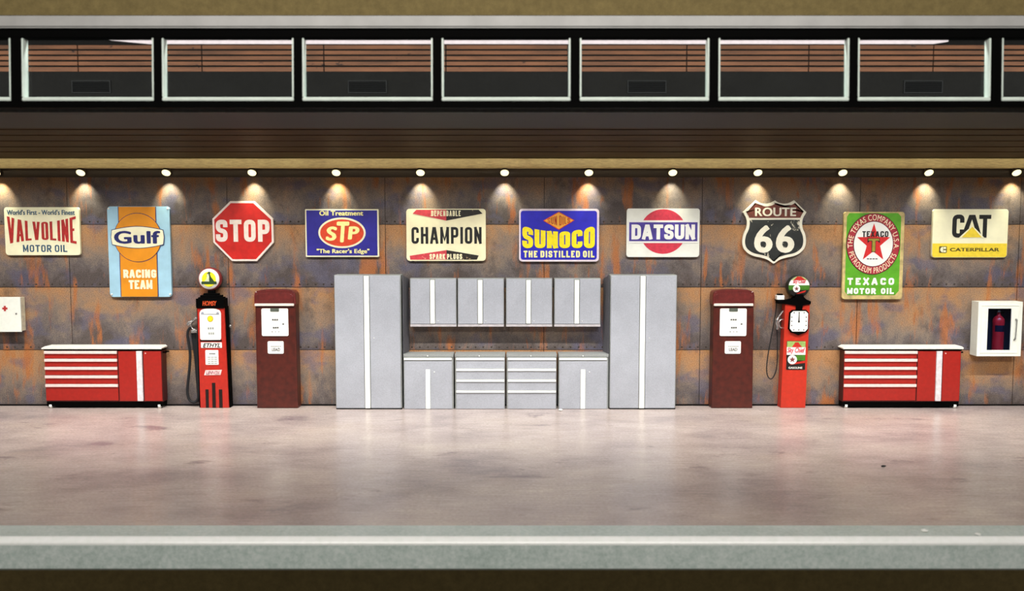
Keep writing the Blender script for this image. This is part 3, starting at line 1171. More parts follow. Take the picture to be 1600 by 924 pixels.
# 9 tall green sign with star
M_TAN = paint('rust_speckled_buff', (200, 180, 122), 0.5, var=0.2, scale=8, chip=(140, 100, 60), chip_at=0.62)
M_LIME = paint('leaf_green_enamel', (92, 168, 42), 0.42, var=0.10, scale=8, chip=(170, 190, 100), chip_at=0.68)
M_CRIM = paint('crimson_ring', (168, 50, 62), 0.42, var=0.10)
M_STAR = paint('star_red', (208, 46, 46), 0.42, var=0.07)
outl = [(p[0] + (400 - p[1]) * 0.028, p[1]) for p in rrect(1315.5, 331, 1410, 468, 4)]
t, f = sign('tall green sign with red ringed white disc and red star', 1363, 400, rrect(1317, 331.5, 1411.5, 468, 4), M_TAN)
flat('face', f, [(1325, 333.5), (1401, 333.5), (1406, 339), (1406, 455), (1400, 461.5), (1326, 461.5), (1321.5, 456), (1321.5, 339)], M_LIME, t, L1)
CX, CY = 1363.5, 381.5
flat('emblem', f, ell(CX, CY, 42, 48), M_INK, t, L2)
flat('emblem', f, ell(CX, CY, 41.2, 47.2), M_CRIM, t, L2 + 0.002)
flat('emblem', f, ell(CX, CY, 31.2, 35.6), M_INK, t, L3 + 0.001)
flat('emblem', f, ell(CX, CY, 30.4, 34.8), M_WHITEP, t, L4)
star = []
for k in range(10):
    a = math.radians(-90 + 36 * k)
    r = 1.0 if k % 2 == 0 else 0.40
    star.append((CX + 27 * r * math.cos(a), CY - 1 + 31 * r * math.sin(a)))
flat('star', f, star, M_STAR, t, L5)
gothic('TEXACO', f, (1345.5, 361.5, 1386, 370.5), M_INK, t, L5 + 0.004, 1.7, 1.8)
flats('emblem', f, [rect(1354, 372.5, 1373, 377), rect(1360.5, 377, 1366.8, 394), [(1354, 377), (1357, 377), (1354, 380)], [(1373, 377), (1370, 377), (1373, 380)]], M_INK, t, L5 + 0.004)
flats('emblem', f, [rect(1355, 373.4, 1372, 376.2), rect(1361.4, 376.2, 1366, 393)], paint('olive_gold', (160, 150, 60)), t, L5 + 0.007)
flats('marking', f, [rect(1354 + 4.4 * k, 404, 1357.2 + 4.4 * k, 405.4) for k in range(4)], M_INK, t, L5)


def arc(top, a0, a1):
    def wf(u, tt, px, py):
        a = math.radians(a0 + (a1 - a0) * u)
        r = 0.775 + 0.19 * tt if top else 0.965 - 0.19 * tt
        return CX + 41.5 * r * math.cos(a), CY + 47.5 * r * math.sin(a)
    return wf


text('lettering', 'THE TEXAS COMPANY U.S.A.', f, (0, 0, 1, 1), M_CREAM, t, L3, bold=0.01, warp=arc(True, 172, 372), space=1.1)
text('lettering', 'PETROLEUM PRODUCTS', f, (0, 0, 1, 1), M_CREAM, t, L3, bold=0.01, warp=arc(False, 163, 22), space=1.1)
gothic('TEXACO', f, (1325, 434.5, 1398, 445.5), M_WHITEP, t, L2, 3.0, 4.2)
gothic('MOTOR  OIL', f, (1325, 450.5, 1398, 459.8), M_WHITEP, t, L2, 2.6, 2.0)

# 10 yellow and cream sign
M_PALE = paint('pale_yellow_cream', (246, 243, 208), 0.42, var=0.04, scale=4)
M_CYEL = paint('construction_yellow', (240, 212, 62), 0.42, var=0.05)
M_OLIVE = paint('olive_ink', (92, 84, 36), 0.5, var=0.1)
t, f = sign('cream sign with yellow foot band and yellow triangle under black capitals', 1515, 365, rrect(1457, 327, 1574.5, 402.5, 4), M_PALE)
foot = [(1457, 380)] + [(1574.5, 380)] + [p for p in rrect(1457, 327, 1574.5, 402.5, 4) if p[1] > 390 and p[0] > 1500] + [p for p in rrect(1457, 327, 1574.5, 402.5, 4) if p[1] > 390 and p[0] < 1500]
flat('band', f, inset(foot, 0.6), M_CYEL, t, L1)
gothic('C', f, (1487.5, 335.5, 1506, 371.5), M_INK, t, L1, 6.6)
gothic('A', f, (1503, 336, 1533, 371), M_INK, t, L1, 6.6)
gothic('T', f, (1529, 336, 1547.5, 371.5), M_INK, t, L1 + 0.002, 6.2)
flat('emblem', f, [(1498, 371.8), (1518.5, 352.5), (1538, 371.8)], M_PALE, t, L2)
flat('emblem', f, [(1502.5, 371), (1518.5, 354.5), (1533.5, 371)], M_CYEL, t, L3)
flat('emblem', f, rrect(1468, 385, 1480, 395.5, 1.5), M_OLIVE, t, L2)
flats('emblem', f, [ell(1474, 390.2, 4.3, 4.3, 12, 90, 270), rect(1474.8, 386, 1478.5, 389.3), rect(1474.8, 391.2, 1478.5, 394.4)], M_PALE, t, L3)
text('lettering', 'CATERPILLAR', f, (1485, 387.5, 1562, 393), M_OLIVE, t, L2, bold=0.03)

# ================================================================== CABINETS
def seam_box(fr, x0, y0, x1, y1, dy0, dy1, bev=0.004):
    bm = NB()
    box(bm, fr.x(x0), fr.x(x1), fr.Y + dy0, fr.Y + dy1, fr.z(y1), fr.z(y0), bev)
    return bm


def knob(fr, px, py, dy, r, mat, parent, name='lock'):
    bm = NB()
    p = fr(px, py)
    lathe(bm, (p.x, fr.Y + dy, p.z), [(r, 0.0), (r, -0.006), (r * 0.6, -0.012)], 12, 'y')
    return obj(name, bm, mat, parent)


# tall cabinets
TD = 0.30
tf = Frame(575, 533, WALL - TD, floor=(639.5, 430))
tall = thing('tall_cabinet', (tf.x(575), WALL - TD / 2, 0), 'tall grey two-door cabinet with full height white handle strip, left of the bench', 'cabinet', 'tall grey cabinets')
bm = seam_box(tf, 523, 430, 627, 638, 0.022, TD - 0.014, 0.006)
obj('body', bm, M_GREYD, tall)
for x0, x1 in ((524.2, 568.6), (578.6, 625.6)):
    obj('door', seam_box(tf, x0, 431, x1, 637.5, 0.0, 0.022), M_GREY, tall)
obj('handle', seam_box(tf, 569.6, 431.5, 577.6, 637.5, -0.012, 0.022), M_WHITE, tall)
knob(tf, 584.5, 527.5, 0, 0.007, M_WHITE, tall)
obj('plinth', seam_box(tf, 523.5, 637.6, 626.8, 639.5, 0.01, 0.25, 0.002), M_BLACK, tall)
tall2 = dup(tall, P(1005, 533, WALL - TD).x - P(575, 533, WALL - TD).x, 0, 'tall grey two-door cabinet with full height white handle strip, right of the bench')


BENCH_Z = Frame(669, 595, WALL - 0.28, floor=(639.3, 554)).z(553.5)


# gusset panel added as each tall cabinet's inner side, shade in its grey
def inner_side(px0, px1, px2, label):
    y0 = WALL - TD + 0.03
    a, b = P(px0, 500, y0).x, P(px1, 500, WALL).x
    zt, zt2, zb_ = tf.z(431), P(800, 436, WALL - 0.1).z, BENCH_Z + 0.004
    c = b
    t = thing('side_panel', ((a + b) / 2, WALL - 0.1, zb_), label, 'panel', 'grey panels between tall and hanging cabinets')
    t.name = 'tall_cabinet_side'
    bm = NB()
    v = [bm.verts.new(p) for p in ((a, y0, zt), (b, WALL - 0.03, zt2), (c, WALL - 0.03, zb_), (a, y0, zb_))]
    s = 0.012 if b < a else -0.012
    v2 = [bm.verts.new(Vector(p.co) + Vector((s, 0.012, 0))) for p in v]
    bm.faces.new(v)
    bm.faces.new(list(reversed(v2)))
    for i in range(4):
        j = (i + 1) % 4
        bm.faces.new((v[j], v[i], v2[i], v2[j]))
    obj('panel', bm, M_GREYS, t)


inner_side(630.4, 639.3, 650, 'dark grey panel standing in for the inner side of the left tall cabinet')
inner_side(951.0, 942.0, 926, 'dark grey panel standing in for the inner side of the right tall cabinet')

# hanging cabinets
HD = 0.22
hf = Frame(677, 472, WALL - HD)
hang = thing('hanging_cabinet', (hf.x(677), WALL - HD / 2, hf.z(511)), '', 'cabinet', 'grey hanging cabinets over the bench')
obj('body', seam_box(hf, 640.6, 435.5, 713.2, 511, 0.016, HD - 0.014, 0.005), M_GREYD, hang)
for x0, x1 in ((641.6, 671.4), (680.4, 712.2)):
    obj('door', seam_box(hf, x0, 436.5, x1, 506.5, 0, 0.018), M_GREY, hang)
obj('handle', seam_box(hf, 672.3, 438, 679.4, 506, -0.012, 0.018), M_WHITE, hang)
obj('lower_rail', seam_box(hf, 641, 507.2, 712.8, 510.8, 0, 0.018, 0.003), paint('pale_grey_rail', (186, 182, 186)), hang)
knob(hf, 684.5, 502, 0, 0.007, M_WHITE, hang)
HL = ['leftmost of the row, beside the left tall cabinet', 'second in the row from the left tall cabinet', 'third in the row from the left tall cabinet', 'rightmost of the row, beside the right tall cabinet']
for k, x0 in enumerate((640.6, 715, 790.5, 866)):
    lb = 'grey hanging cabinet, ' + HL[k]
    if k == 0:
        hang['label'] = lb
    else:
        dup(hang, hf.s * (x0 - 640.6), 0, lb)

# bench cabinets
BD = 0.28
bf = Frame(669, 595, WALL - BD, floor=(639.3, 554))
M_TOP = grained('grey_bench_top', (140, 144, 143), 0.45, 0.0, amt=0.3, scale=75)


def bench(label):
    t = thing('base_cabinet', (bf.x(669.5), WALL - BD / 2, 0), label, 'cabinet', 'grey cabinets of the workbench row')
    obj('body', seam_box(bf, 630.6, 555, 708.6, 639.3, 0.018, BD - 0.014, 0.004), M_GREYD, t)
    obj('top_panel', seam_box(bf, 630.4, 553.5, 708.8, 558.4, 0.0, BD - 0.014, 0.004), M_TOP, t)
    knob(bf, 668.5, 556.4, 0, 0.009, M_WHITE, t)
    return t


b1 = bench('grey bench cabinet with upright door handle strip, beside the left tall cabinet')
d = obj('door', seam_box(bf, 631.8, 564, 706.5, 638.8, 0, 0.018), M_GREY, b1)
obj('handle', seam_box(bf, 665.2, 577.5, 672.2, 638.8, -0.014, 0.0), M_WHITE, d)
obj('handle_rail', seam_box(bf, 631.4, 559.4, 705.8, 562.9, -0.014, 0.018), M_WHITE, b1)
knob(bf, 678.7, 581.5, 0, 0.009, M_WHITE, b1)
b2 = bench('grey four-drawer bench cabinet with white rails, left of the two drawer units')
ys = [559.4, 576.4, 593.2, 610.2, 638.8]
for k in range(4):
    dr = obj('drawer', seam_box(bf, 632.6, ys[k] + 3.9 if k else 559.2, 707.6, ys[k + 1] - 0.3 if k < 3 else 638.8, 0, 0.018, 0.003), M_GREY, b2)
    obj('handle', seam_box(bf, 632.4, ys[k], 707.6, ys[k] + 3.3, -0.016, 0.004, 0.002), M_WHITE, dr)
b2.location.x += bf.s * (711 - 630.6)
dup(b2, bf.s * 80.6, 0, 'grey four-drawer bench cabinet with white rails, right of the two drawer units')
dup(b1, bf.s * (872.8 - 630.6), 0, 'grey bench cabinet with upright door handle strip, beside the right tall cabinet')

# ================================================================== RED TOOL CHESTS
CD = 0.22
cf = Frame(162, 590, WALL - CD, floor=(638.6, 541))
chest = thing('tool_chest', (cf.x(162), WALL - CD / 2, 0), 'red rolling tool chest below the cream sign, left end of the wall', 'tool chest', 'red rolling tool chests')
obj('body', seam_box(cf, 70.5, 547, 253.5, 628.5, 0.014, CD - 0.03, 0.004), paint('dark_red_carcass', (70, 16, 14), 0.5), chest)
bm = NB()
tp = [(cf.x(68), cf.z(545.6)), (cf.x(254.5), cf.z(545.6)), (cf.x(255.5), cf.z(543.5)), (cf.x(252.5), cf.z(541.2)), (cf.x(73), cf.z(541.2)), (cf.x(67.5), cf.z(543.8))]
prism(bm, tp, cf.Y - 0.03, WALL - 0.02, 0.006)
obj('worktop', bm, paint('white_worktop', (238, 236, 226), 0.35, var=0.03), chest)
obj('worktop_gap', seam_box(cf, 70, 545.6, 254, 548.3, 0.0, CD - 0.04, 0.002), M_BLACK, chest)  # black strip standing in for the gap under the worktop
ys = [548.6, 560.8, 573.5, 586.8, 600.4, 627]
for k in range(5):
    dr = obj('drawer', seam_box(cf, 71, ys[k] + 0.3, 184, ys[k + 1] - 0.6, 0, 0.016, 0.003), M_RED, chest)
    obj('handle', seam_box(cf, 71, ys[k], 184.3, ys[k] + 4.4, -0.02, 0.002, 0.004), M_PALEP, dr)
dd_ = obj('door', seam_box(cf, 186, 548.8, 214, 627, 0, 0.016, 0.003), M_RED, chest)
dd2 = obj('door', seam_box(cf, 225, 548.8, 252.5, 627, 0, 0.016, 0.003), M_RED, chest)
obj('handle', seam_box(cf, 214.4, 548.8, 223.2, 627, -0.016, 0.014, 0.004), paint('pale_grey_strip', (222, 216, 220), 0.35), chest)
knob(cf, 228.5, 552.5, 0, 0.010, M_PALEP, chest)
obj('base_frame', seam_box(cf, 71, 628.5, 252.5, 635.6, 0.01, CD - 0.03, 0.003), M_BLACK, chest)
bm = NB()
p = cf(256.5, 551.5)
tube(bm, [p + Vector((-0.05, 0.06, 0)), p + Vector((0.015, 0.06, 0)), p + Vector((0.02, 0.16, 0)), p + Vector((-0.05, 0.16, 0))], 0.012)
obj('push_handle', bm, M_BLACK, chest)
for px, dy in ((76.5, 0.035), (247, 0.035), (76.5, CD - 0.09), (247, CD - 0.09)):
    bm = NB()
    q = cf(px, 634)
    lathe(bm, (q.x - 0.022, q.y + dy, 0.034), [(0.012, 0.0), (0.034, 0.003), (0.034, 0.041), (0.012, 0.044)], 16, 'y')
    for v in bm.verts:                       # wheel axle along x
        dx, dyv = v.co.x - q.x + 0.022, v.co.y - q.y - dy
        v.co.x, v.co.y = q.x - 0.022 + dyv, q.y + dy + dx
    c_ = obj('caster', bm, M_WHITE, chest)
    bm = NB()
    box(bm, q.x - 0.045, q.x + 0.045, q.y + dy - 0.02, q.y + dy + 0.02, 0.034, 0.072, 0.006)
    obj('bracket', bm, M_WHITE, c_)
dup(chest, P(1409.5, 590, WALL - CD).x - P(162, 590, WALL - CD).x, 0, 'red rolling tool chest below the green star sign, right end of the wall')

# ================================================================== MAROON PUMPS
MD = 0.22
mf = Frame(431, 545, WALL - MD, floor=(638.6, 453))
mar = thing('fuel_pump', (mf.x(431), WALL - MD / 2, 0), 'plain maroon fuel pump left of the cabinets, beside the pump with white globe', 'fuel pump', 'maroon fuel pumps')
bm = NB()
sil = [(399.5, 638.6), (400, 475), (463, 475), (464, 638.6)]
prism(bm, [(mf.x(a), mf.z(b)) for a, b in sil], mf.Y, WALL - 0.01, 0.022)
obj('body', bm, M_MAROON, mar)
bm = NB()
hd = [(398.5, 476)] + [(398.5, 462)] + [tuple(v) for v in spline([(399.5, 457.5), (404, 454.6), (415, 453.2), (431, 452.8), (447, 453.2), (458, 454.6), (462.7, 457.5)], 4)] + [(463.8, 462), (463.8, 476)]
prism(bm, [(mf.x(a), mf.z(b)) for a, b in hd], mf.Y - 0.01, WALL - 0.012, 0.03)
obj('hood', bm, M_MAROONL, mar)
bm = NB()
hd2 = [(402, 474)] + [tuple(v) for v in spline([(402, 464), (404, 460), (415, 458.2), (431, 457.7), (447, 458.2), (457, 460), (460, 464)], 4)] + [(460, 474)]
prism(bm, [(mf.x(a), mf.z(b)) for a, b in hd2], mf.Y - 0.022, mf.Y, 0.01)
obj('hood_panel', bm, M_MAROONL, mar)
obj('trim_bar', seam_box(mf, 400, 474.2, 461, 478, -0.03, 0.02, 0.006), paint('cream_trim', (238, 224, 214), 0.35, var=0.03), mar)
dp = flat('display_panel', mf, rrect(410, 482, 451.5, 524.8, 2), M_WHITEP, mar, 0.0, 0.014, bev=0.004)
flats('counter_window', mf, [rrect(424, 481.5, 437.5, 486.8, 1)], paint('grey_green_glass', (90, 98, 88), 0.3), dp, 0.014)
flats('digits', mf, [rect(426.5 + 3.4 * k, 498.2, 429 + 3.4 * k, 500.6) for k in range(3)] + [rect(427.5 + 3.2 * k, 510.6, 430 + 3.2 * k, 513) for k in range(3)]
      + [rect(442.5, 505, 445, 507.2), rect(425.5, 517.6, 427.2, 518.8), rect(431, 517.6, 432, 518.8), rect(436, 517.6, 437.4, 518.8)], paint('grey_print', (90, 92, 92)), dp, 0.014)
lp = flat('label_plate', mf, rrect(418.5, 533, 443.5, 552.5, 2), M_WHITEP, mar, 0.0, 0.010, bev=0.003)
text('lettering', 'LEAD', mf, (425, 543.5, 438, 548), paint('grey_print', (90, 92, 92)), lp, 0.010, bold=0.02)
flats('lettering', mf, [rect(423.5 + 2.8 * k, 540.2, 425.6 + 2.8 * k, 541.6) for k in range(6)], paint('pale_grey_print', (160, 165, 160)), lp, 0.010)
dup(mar, P(1144.8, 545, WALL - MD).x - P(431, 545, WALL - MD).x, 0, 'plain maroon fuel pump right of the cabinets, beside the clock-faced pump')

# ================================================================== RED PUMP WITH WHITE GLOBE
RD = 0.19
rf = Frame(331, 545, WALL - RD, floor=(638.4, 418))
t = thing('fuel_pump', (rf.x(331), WALL - RD / 2, 0), 'tall red vintage fuel pump with white globe and yellow disc', 'fuel pump', 'red globe topped fuel pumps')
bm = NB()
prism(bm, [(rf.x(a), rf.z(b)) for a, b in ((310.5, 638.4), (309.6, 480), (352, 480), (355.3, 638.4))], rf.Y, WALL - 0.02, 0.012)
obj('body', bm, M_REDP, t)
bm = NB()
prism(bm, [(rf.x(a), rf.z(b)) for a, b in ((308, 638.4), (308, 479), (313, 479), (313, 638.4))], rf.Y + 0.03, WALL - 0.03)
prism(bm, [(rf.x(a), rf.z(b)) for a, b in ((350, 638.4), (350, 479), (353.8, 479), (357, 638.4))], rf.Y + 0.03, WALL - 0.03)
obj('side_panel', bm, M_BLACK, t)
bm = NB()
cxp = rf.x(330.5)
for z0, z1, h0, d0 in ((481.5, 466.5, 22, 0.0), (467, 464.6, 19.5, 0.02), (464.8, 461.5, 16.5, 0.035), (461.6, 458.6, 12, 0.05), (459, 454.0, 5.5, 0.07)):
    box(bm, rf.x(330.5 - h0), rf.x(330.5 + h0), rf.Y + d0 - 0.02, WALL - 0.02 - d0, rf.z(z0), rf.z(z1), 0.01)
hd = obj('head', bm, M_BLACK, t)
text('lettering', 'HOMSY', rf, (319, 470, 341, 477.5), paint('orange_lettering', (214, 84, 40)), hd, 0.022, bold=0.04, shear=0.2)
gc = rf(328.5, 436.2)
gy = WALL - RD / 2
R = 17.5 * rf.s
bm = NB()
lathe(bm, (gc.x, gy, gc.z), [(R * 0.8, 0.07), (R, 0.05), (R * 1.03, 0.0), (R, -0.05), (R * 0.93, -0.062)], 36, 'y')
gl = obj('globe', bm, paint('maroon_globe_rim', (140, 52, 52), 0.4), t)
gfr = Frame(328.5, 436.2, gy - 0.060)
gfr.X, gfr.Z, gfr.s, gfr.t = gc.x, gc.z, rf.s, rf.t
bm = NB()
lathe(bm, (gc.x, gy - 0.058, gc.z), [(R * 0.92, 0.0), (R * 0.91, -0.008), (R * 0.5, -0.014), (R * 0.1, -0.015)], 36, 'y')
obj('globe_face', bm, M_WHITEP, gl)
gfr.Y = gy - 0.073
flat('emblem', gfr, ell(328.5, 436.5, 10.8, 11.6), paint('bright_yellow_disc', (246, 232, 40)), gl, 0.0)
flat('emblem', gfr, rrect(317, 440, 340.5, 444.2, 1), paint('dark_green_print', (46, 72, 40)), gl, 0.004)
flat('emblem', gfr, [(327.5, 440), (325, 432), (326, 427.5), (329, 424.6), (331.5, 425.8), (330.5, 429), (332, 433), (337, 440)], paint('dark_green_print', (46, 72, 40)), gl, 0.004)
flat('emblem', gfr, [(322, 440), (325.5, 435), (325.8, 429), (328, 427.6), (329.2, 432), (329.2, 440)], paint('pale_print', (216, 222, 190)), gl, 0.008)
fpn = flat('display_panel', rf, [(313.5, 529)] + [tuple(v) for v in spline([(313.6, 490), (315.5, 485), (321, 482.6), (330, 482), (339, 482.6), (344.8, 485), (347, 490)], 4)] + [(346.2, 529), (344.5, 531), (315.5, 531)], M_WHITEP, t, 0.0, 0.014, bev=0.004)
flats('marking', rf, [[(316, 491), (316.5, 488), (319.5, 487), (321, 491)], [(339.5, 491), (341, 487), (343.8, 488), (344.3, 491)], rect(320, 490.2, 341, 491)], paint('blue_grey_mark', (150, 156, 172)), fpn, 0.014)
flat('indicator', rf, ell(330.3, 497.8, 4.6, 4.8, 20), paint('amber_ring', (206, 170, 40)), fpn, 0.014)
flat('indicator', rf, ell(330.3, 497.8, 3.6, 3.8, 20), paint('bright_yellow_disc', (246, 232, 40)), fpn, 0.018)
flats('digits', rf, [rect(326 + 3.4 * k, 511, 328.3 + 3.4 * k, 514.4) for k in range(3)] + [rect(327 + 3.2 * k, 519, 329.3 + 3.2 * k, 522.4) for k in range(3)], paint('pale_grey_print', (160, 165, 160)), fpn, 0.014)
flat('recess', rf, rect(313, 531.5, 347, 533.4), M_DARK, t, 0.0, 0.006)
pl = flat('name_plate', rf, rect(314.5, 535, 347, 543.4), M_WHITEP, t, 0.0, 0.010)
text('lettering', 'ETHYL', rf, (317.5, 536, 344.5, 542.4), M_INK, pl, 0.010, bold=0.02, shear=0.35)
pl = flat('label_card', rf, rrect(321, 547, 341.2, 570, 1), M_WHITEP, t, 0.0, 0.010)
flats('lettering', rf, [rect(327 + 2.5 * k, 551.8, 329 + 2.5 * k, 553.4) for k in range(4)], paint('grey_print', (90, 92, 92)), pl, 0.010)
flats('lettering', rf, [rect(324.5 + 5.2 * k, 557.5 + 3.2 * j, 328.6 + 5.2 * k, 558.7 + 3.2 * j) for k in range(3) for j in range(4)], paint('pale_grey_print', (160, 165, 160)), pl, 0.010)
pl = flat('name_plate', rf, [(320.5, 578.6), (346, 578), (343.6, 586), (318, 586.4)], paint('pale_rose_plate', (244, 214, 210)), t, 0.0, 0.008)
text('lettering', 'LENNOX', rf, (321.2, 579.6, 343.4, 585), paint('mauve_print', (176, 120, 130)), pl, 0.008, bold=0.02, shear=0.35)
for x0, x1, y0 in ((319.4, 324.2, 609), (329.8, 335, 598.5), (340.5, 345.6, 609)):
    flat('slot', rf, rect(x0, y0, x1, 638), paint('dark_slot', (26, 10, 8)), t, 0.0, 0.006)
knob(rf, 356.5, 511, 0.12, 0.022, M_CHROME, t, 'side_knob')
bm = NB()
pp = lambda x, y, dy=0.1: rf(x, y, dy)
tube(bm, spline([pp(308, 497), pp(303, 499), pp(298, 503), pp(293.5, 505.5), pp(291.5, 509)], 4), [0.02] * 9 + [0.032] * 8)
tube(bm, spline([pp(304, 517), pp(299, 515.5), pp(295.5, 511), pp(297, 505)], 4), 0.014)
box(bm, rf.x(296.5), rf.x(306), rf.Y + 0.07, rf.Y + 0.13, rf.z(521), rf.z(516.5), 0.01)
nz = obj('nozzle', bm, M_CHROME, t)
bm = NB()
tube(bm, spline([pp(306, 521), pp(305.5, 545), pp(305.3, 580), pp(305.4, 610), pp(303.5, 626), pp(297.5, 631.2), pp(290.5, 628), pp(287.2, 616), pp(288.5, 600), pp(291.5, 578), pp(293.3, 555), pp(291.6, 538), pp(290, 526), pp(291.5, 517), pp(296.5, 512)], 6), 0.021)
obj('hose', bm, M_RUBBER, t)
bm = NB()
prism(bm, [(rf.x(a), rf.z(b)) for a, b in ((293.5, 520), (304, 521), (304.5, 632), (301, 632), (297.5, 560))], rf.Y + 0.15, WALL - 0.03)
obj('hose_guard', bm, M_RUBBER, t)

# ================================================================== RED PUMP WITH CLOCK FACE
kf2 = Frame(1243, 545, WALL - RD, floor=(638.6, 431))
q = kf2
t = thing('fuel_pump', (q.x(1243), WALL - RD / 2, 0), 'slim red fuel pump with black clock dial and green and red globe', 'fuel pump', 'red globe topped fuel pumps')
bm = NB()
prism(bm, [(q.x(a), q.z(b)) for a, b in ((1221.8, 638.6), (1225.4, 474), (1264, 474), (1260.8, 638.6))], q.Y, WALL - 0.02, 0.010)
obj('body', bm, paint('vermilion_enamel', (190, 48, 30), 0.35, var=0.06, spec=0.5), t)
bm = NB()
sh = [(1214, 474.5), (1214, 470.5), (1226, 470), (1236, 467.5), (1241, 465), (1241, 460), (1253, 460), (1253, 465), (1258, 468), (1265, 471), (1264.5, 475.5), (1251.5, 476.5), (1251.5, 485), (1241.5, 485), (1241.5, 476.5), (1227, 475)]
prism(bm, [(q.x(a), q.z(b)) for a, b in sh], q.Y - 0.02, WALL - 0.06, 0.008)
obj('head_bracket', bm, M_BLACK, t)
gc = q(1247, 448.2)
R = 17.3 * q.s
bm = NB()
lathe(bm, (gc.x, gy, gc.z), [(R * 0.8, 0.07), (R, 0.05), (R * 1.02, 0.0), (R, -0.05), (R * 0.94, -0.062)], 36, 'y')
gl = obj('globe', bm, paint('dark_globe_rim', (34, 42, 34), 0.4), t)
gfr = Frame(1247, 448.2, gy - 0.062)
gfr.X, gfr.Z, gfr.s, gfr.t = gc.x, gc.z, q.s, q.t
circ = ell(1247, 448.2, 16.2, 16.2 * q.s / q.t, 48)


def strip(pts, ya, yb):
    return cutpoly(cutpoly(pts, yb, True), ya, False)


M_GGRN = paint('globe_green', (66, 120, 34), 0.4)
flat('globe_face', gfr, circ, paint('globe_black', (30, 26, 24), 0.4), gl, 0.0)
flat('emblem', gfr, strip(circ, 425, 438.2), paint('globe_pale_green', (176, 190, 130), 0.4), gl, 0.004)
flat('emblem', gfr, [(1238, 438.2), (1242.5, 434), (1243.8, 432.4), (1249.5, 432.2), (1252, 434), (1257, 438.2)], paint('globe_red', (190, 44, 34), 0.4), gl, 0.008)
flat('emblem', gfr, strip(circ, 438.0, 446), M_WHITEP, gl, 0.004)
flat('emblem', gfr, strip(circ, 446, 453.4), M_GGRN, gl, 0.004)
flat('emblem', gfr, [(1243, 459), (1254, 455), (1258, 454.2), (1256, 457), (1246, 459.6)], paint('globe_red', (190, 44, 34), 0.4), gl, 0.004)
text('lettering', 'Sky Chief', gfr, (1237, 437.5, 1257.5, 444.5), paint('rose_red_print', (206, 60, 80)), gl, 0.008, bold=0.03, shear=0.3)
flat('emblem', gfr, ell(1243, 451.4, 5.6, 5.6, 24), M_WHITEP, gl, 0.008)


def star_pts(cx_, cy_, r):
    return [(cx_ + r * (1 if k % 2 == 0 else 0.42) * math.cos(math.radians(-90 + 36 * k)), cy_ + r * (1 if k % 2 == 0 else 0.42) * math.sin(math.radians(-90 + 36 * k))) for k in range(10)]


flat('star', gfr, star_pts(1243, 451.4, 3.8), paint('star_brown_red', (120, 60, 60)), gl, 0.012)
# dial
oc = [(1231.5, 488), (1236, 484), (1257, 484), (1261.3, 488), (1261.6, 513.5), (1258, 519), (1246, 523.5), (1234, 519), (1230.2, 513.5)]
dl = flat('dial_housing', q, oc, M_BLACK, t, 0.0, 0.035, bev=0.008)
oc2 = [(1233, 489.5), (1237, 485.8), (1256, 485.8), (1260, 489.5), (1260, 513), (1256, 517.6), (1236, 517.6), (1232.2, 513)]
flat('dial_face', q, oc2, M_WHITEP, dl, 0.035)
tk = []
for k in range(12):
    a = math.radians(30 * k)
    sx, sy = math.sin(a), -math.cos(a)
    m = max(abs(sx) / 11.2, abs(sy) / 13.4)
    px, py = 1246 + sx / m, 501.6 + sy / m
    tk.append(rect(px - 0.8, py - 0.9, px + 0.8, py + 0.9))
flats('dial_marks', q, tk, paint('grey_print', (90, 92, 92)), dl, 0.039)
flats('dial_hand', q, [[(1245.1, 501), (1245.6, 487), (1246.2, 487), (1246.7, 501)], ell(1245.9, 502, 1.6, 1.6, 12)], M_INK, dl, 0.043)
# placard
pc = flat('placard', q, rrect(1229, 533, 1258.5, 578, 1), paint('globe_black', (30, 26, 24), 0.4), t, 0.0, 0.006)
flat('panel', q, rect(1229.4, 533.4, 1258.2, 542.5), paint('placard_pale_green', (150, 178, 100), 0.4), pc, 0.006)
flat('emblem', q, [(1237, 542.5), (1240, 538), (1242, 535), (1247, 534.8), (1249, 538), (1253, 542.5)], paint('globe_red', (190, 44, 34), 0.4), pc, 0.010)
flat('panel', q, rect(1229.2, 542.5, 1258.4, 554.5), M_WHITEP, pc, 0.006)
text('lettering', 'Sky Chief', q, (1229.8, 543, 1257.6, 553.4), paint('rose_red_print', (206, 60, 80)), pc, 0.010, bold=0.03, shear=0.3)
flat('panel', q, rect(1244, 554.8, 1258, 563.5), M_GGRN, pc, 0.006)
flat('panel', q, [(1234, 570.5), (1240, 567), (1258, 563.6), (1258, 567.2)], paint('globe_red', (190, 44, 34), 0.4), pc, 0.006)
flat('emblem', q, ell(1238, 562, 7.2, 7.2, 28), M_WHITEP, pc, 0.010)
flat('star', q, star_pts(1238, 562, 5), paint('star_brown_red', (120, 60, 60)), pc, 0.014)
text('lettering', 'GASOLINE', q, (1232.5, 573.4, 1254, 576.4), M_WHITEP, pc, 0.006, bold=0.02)
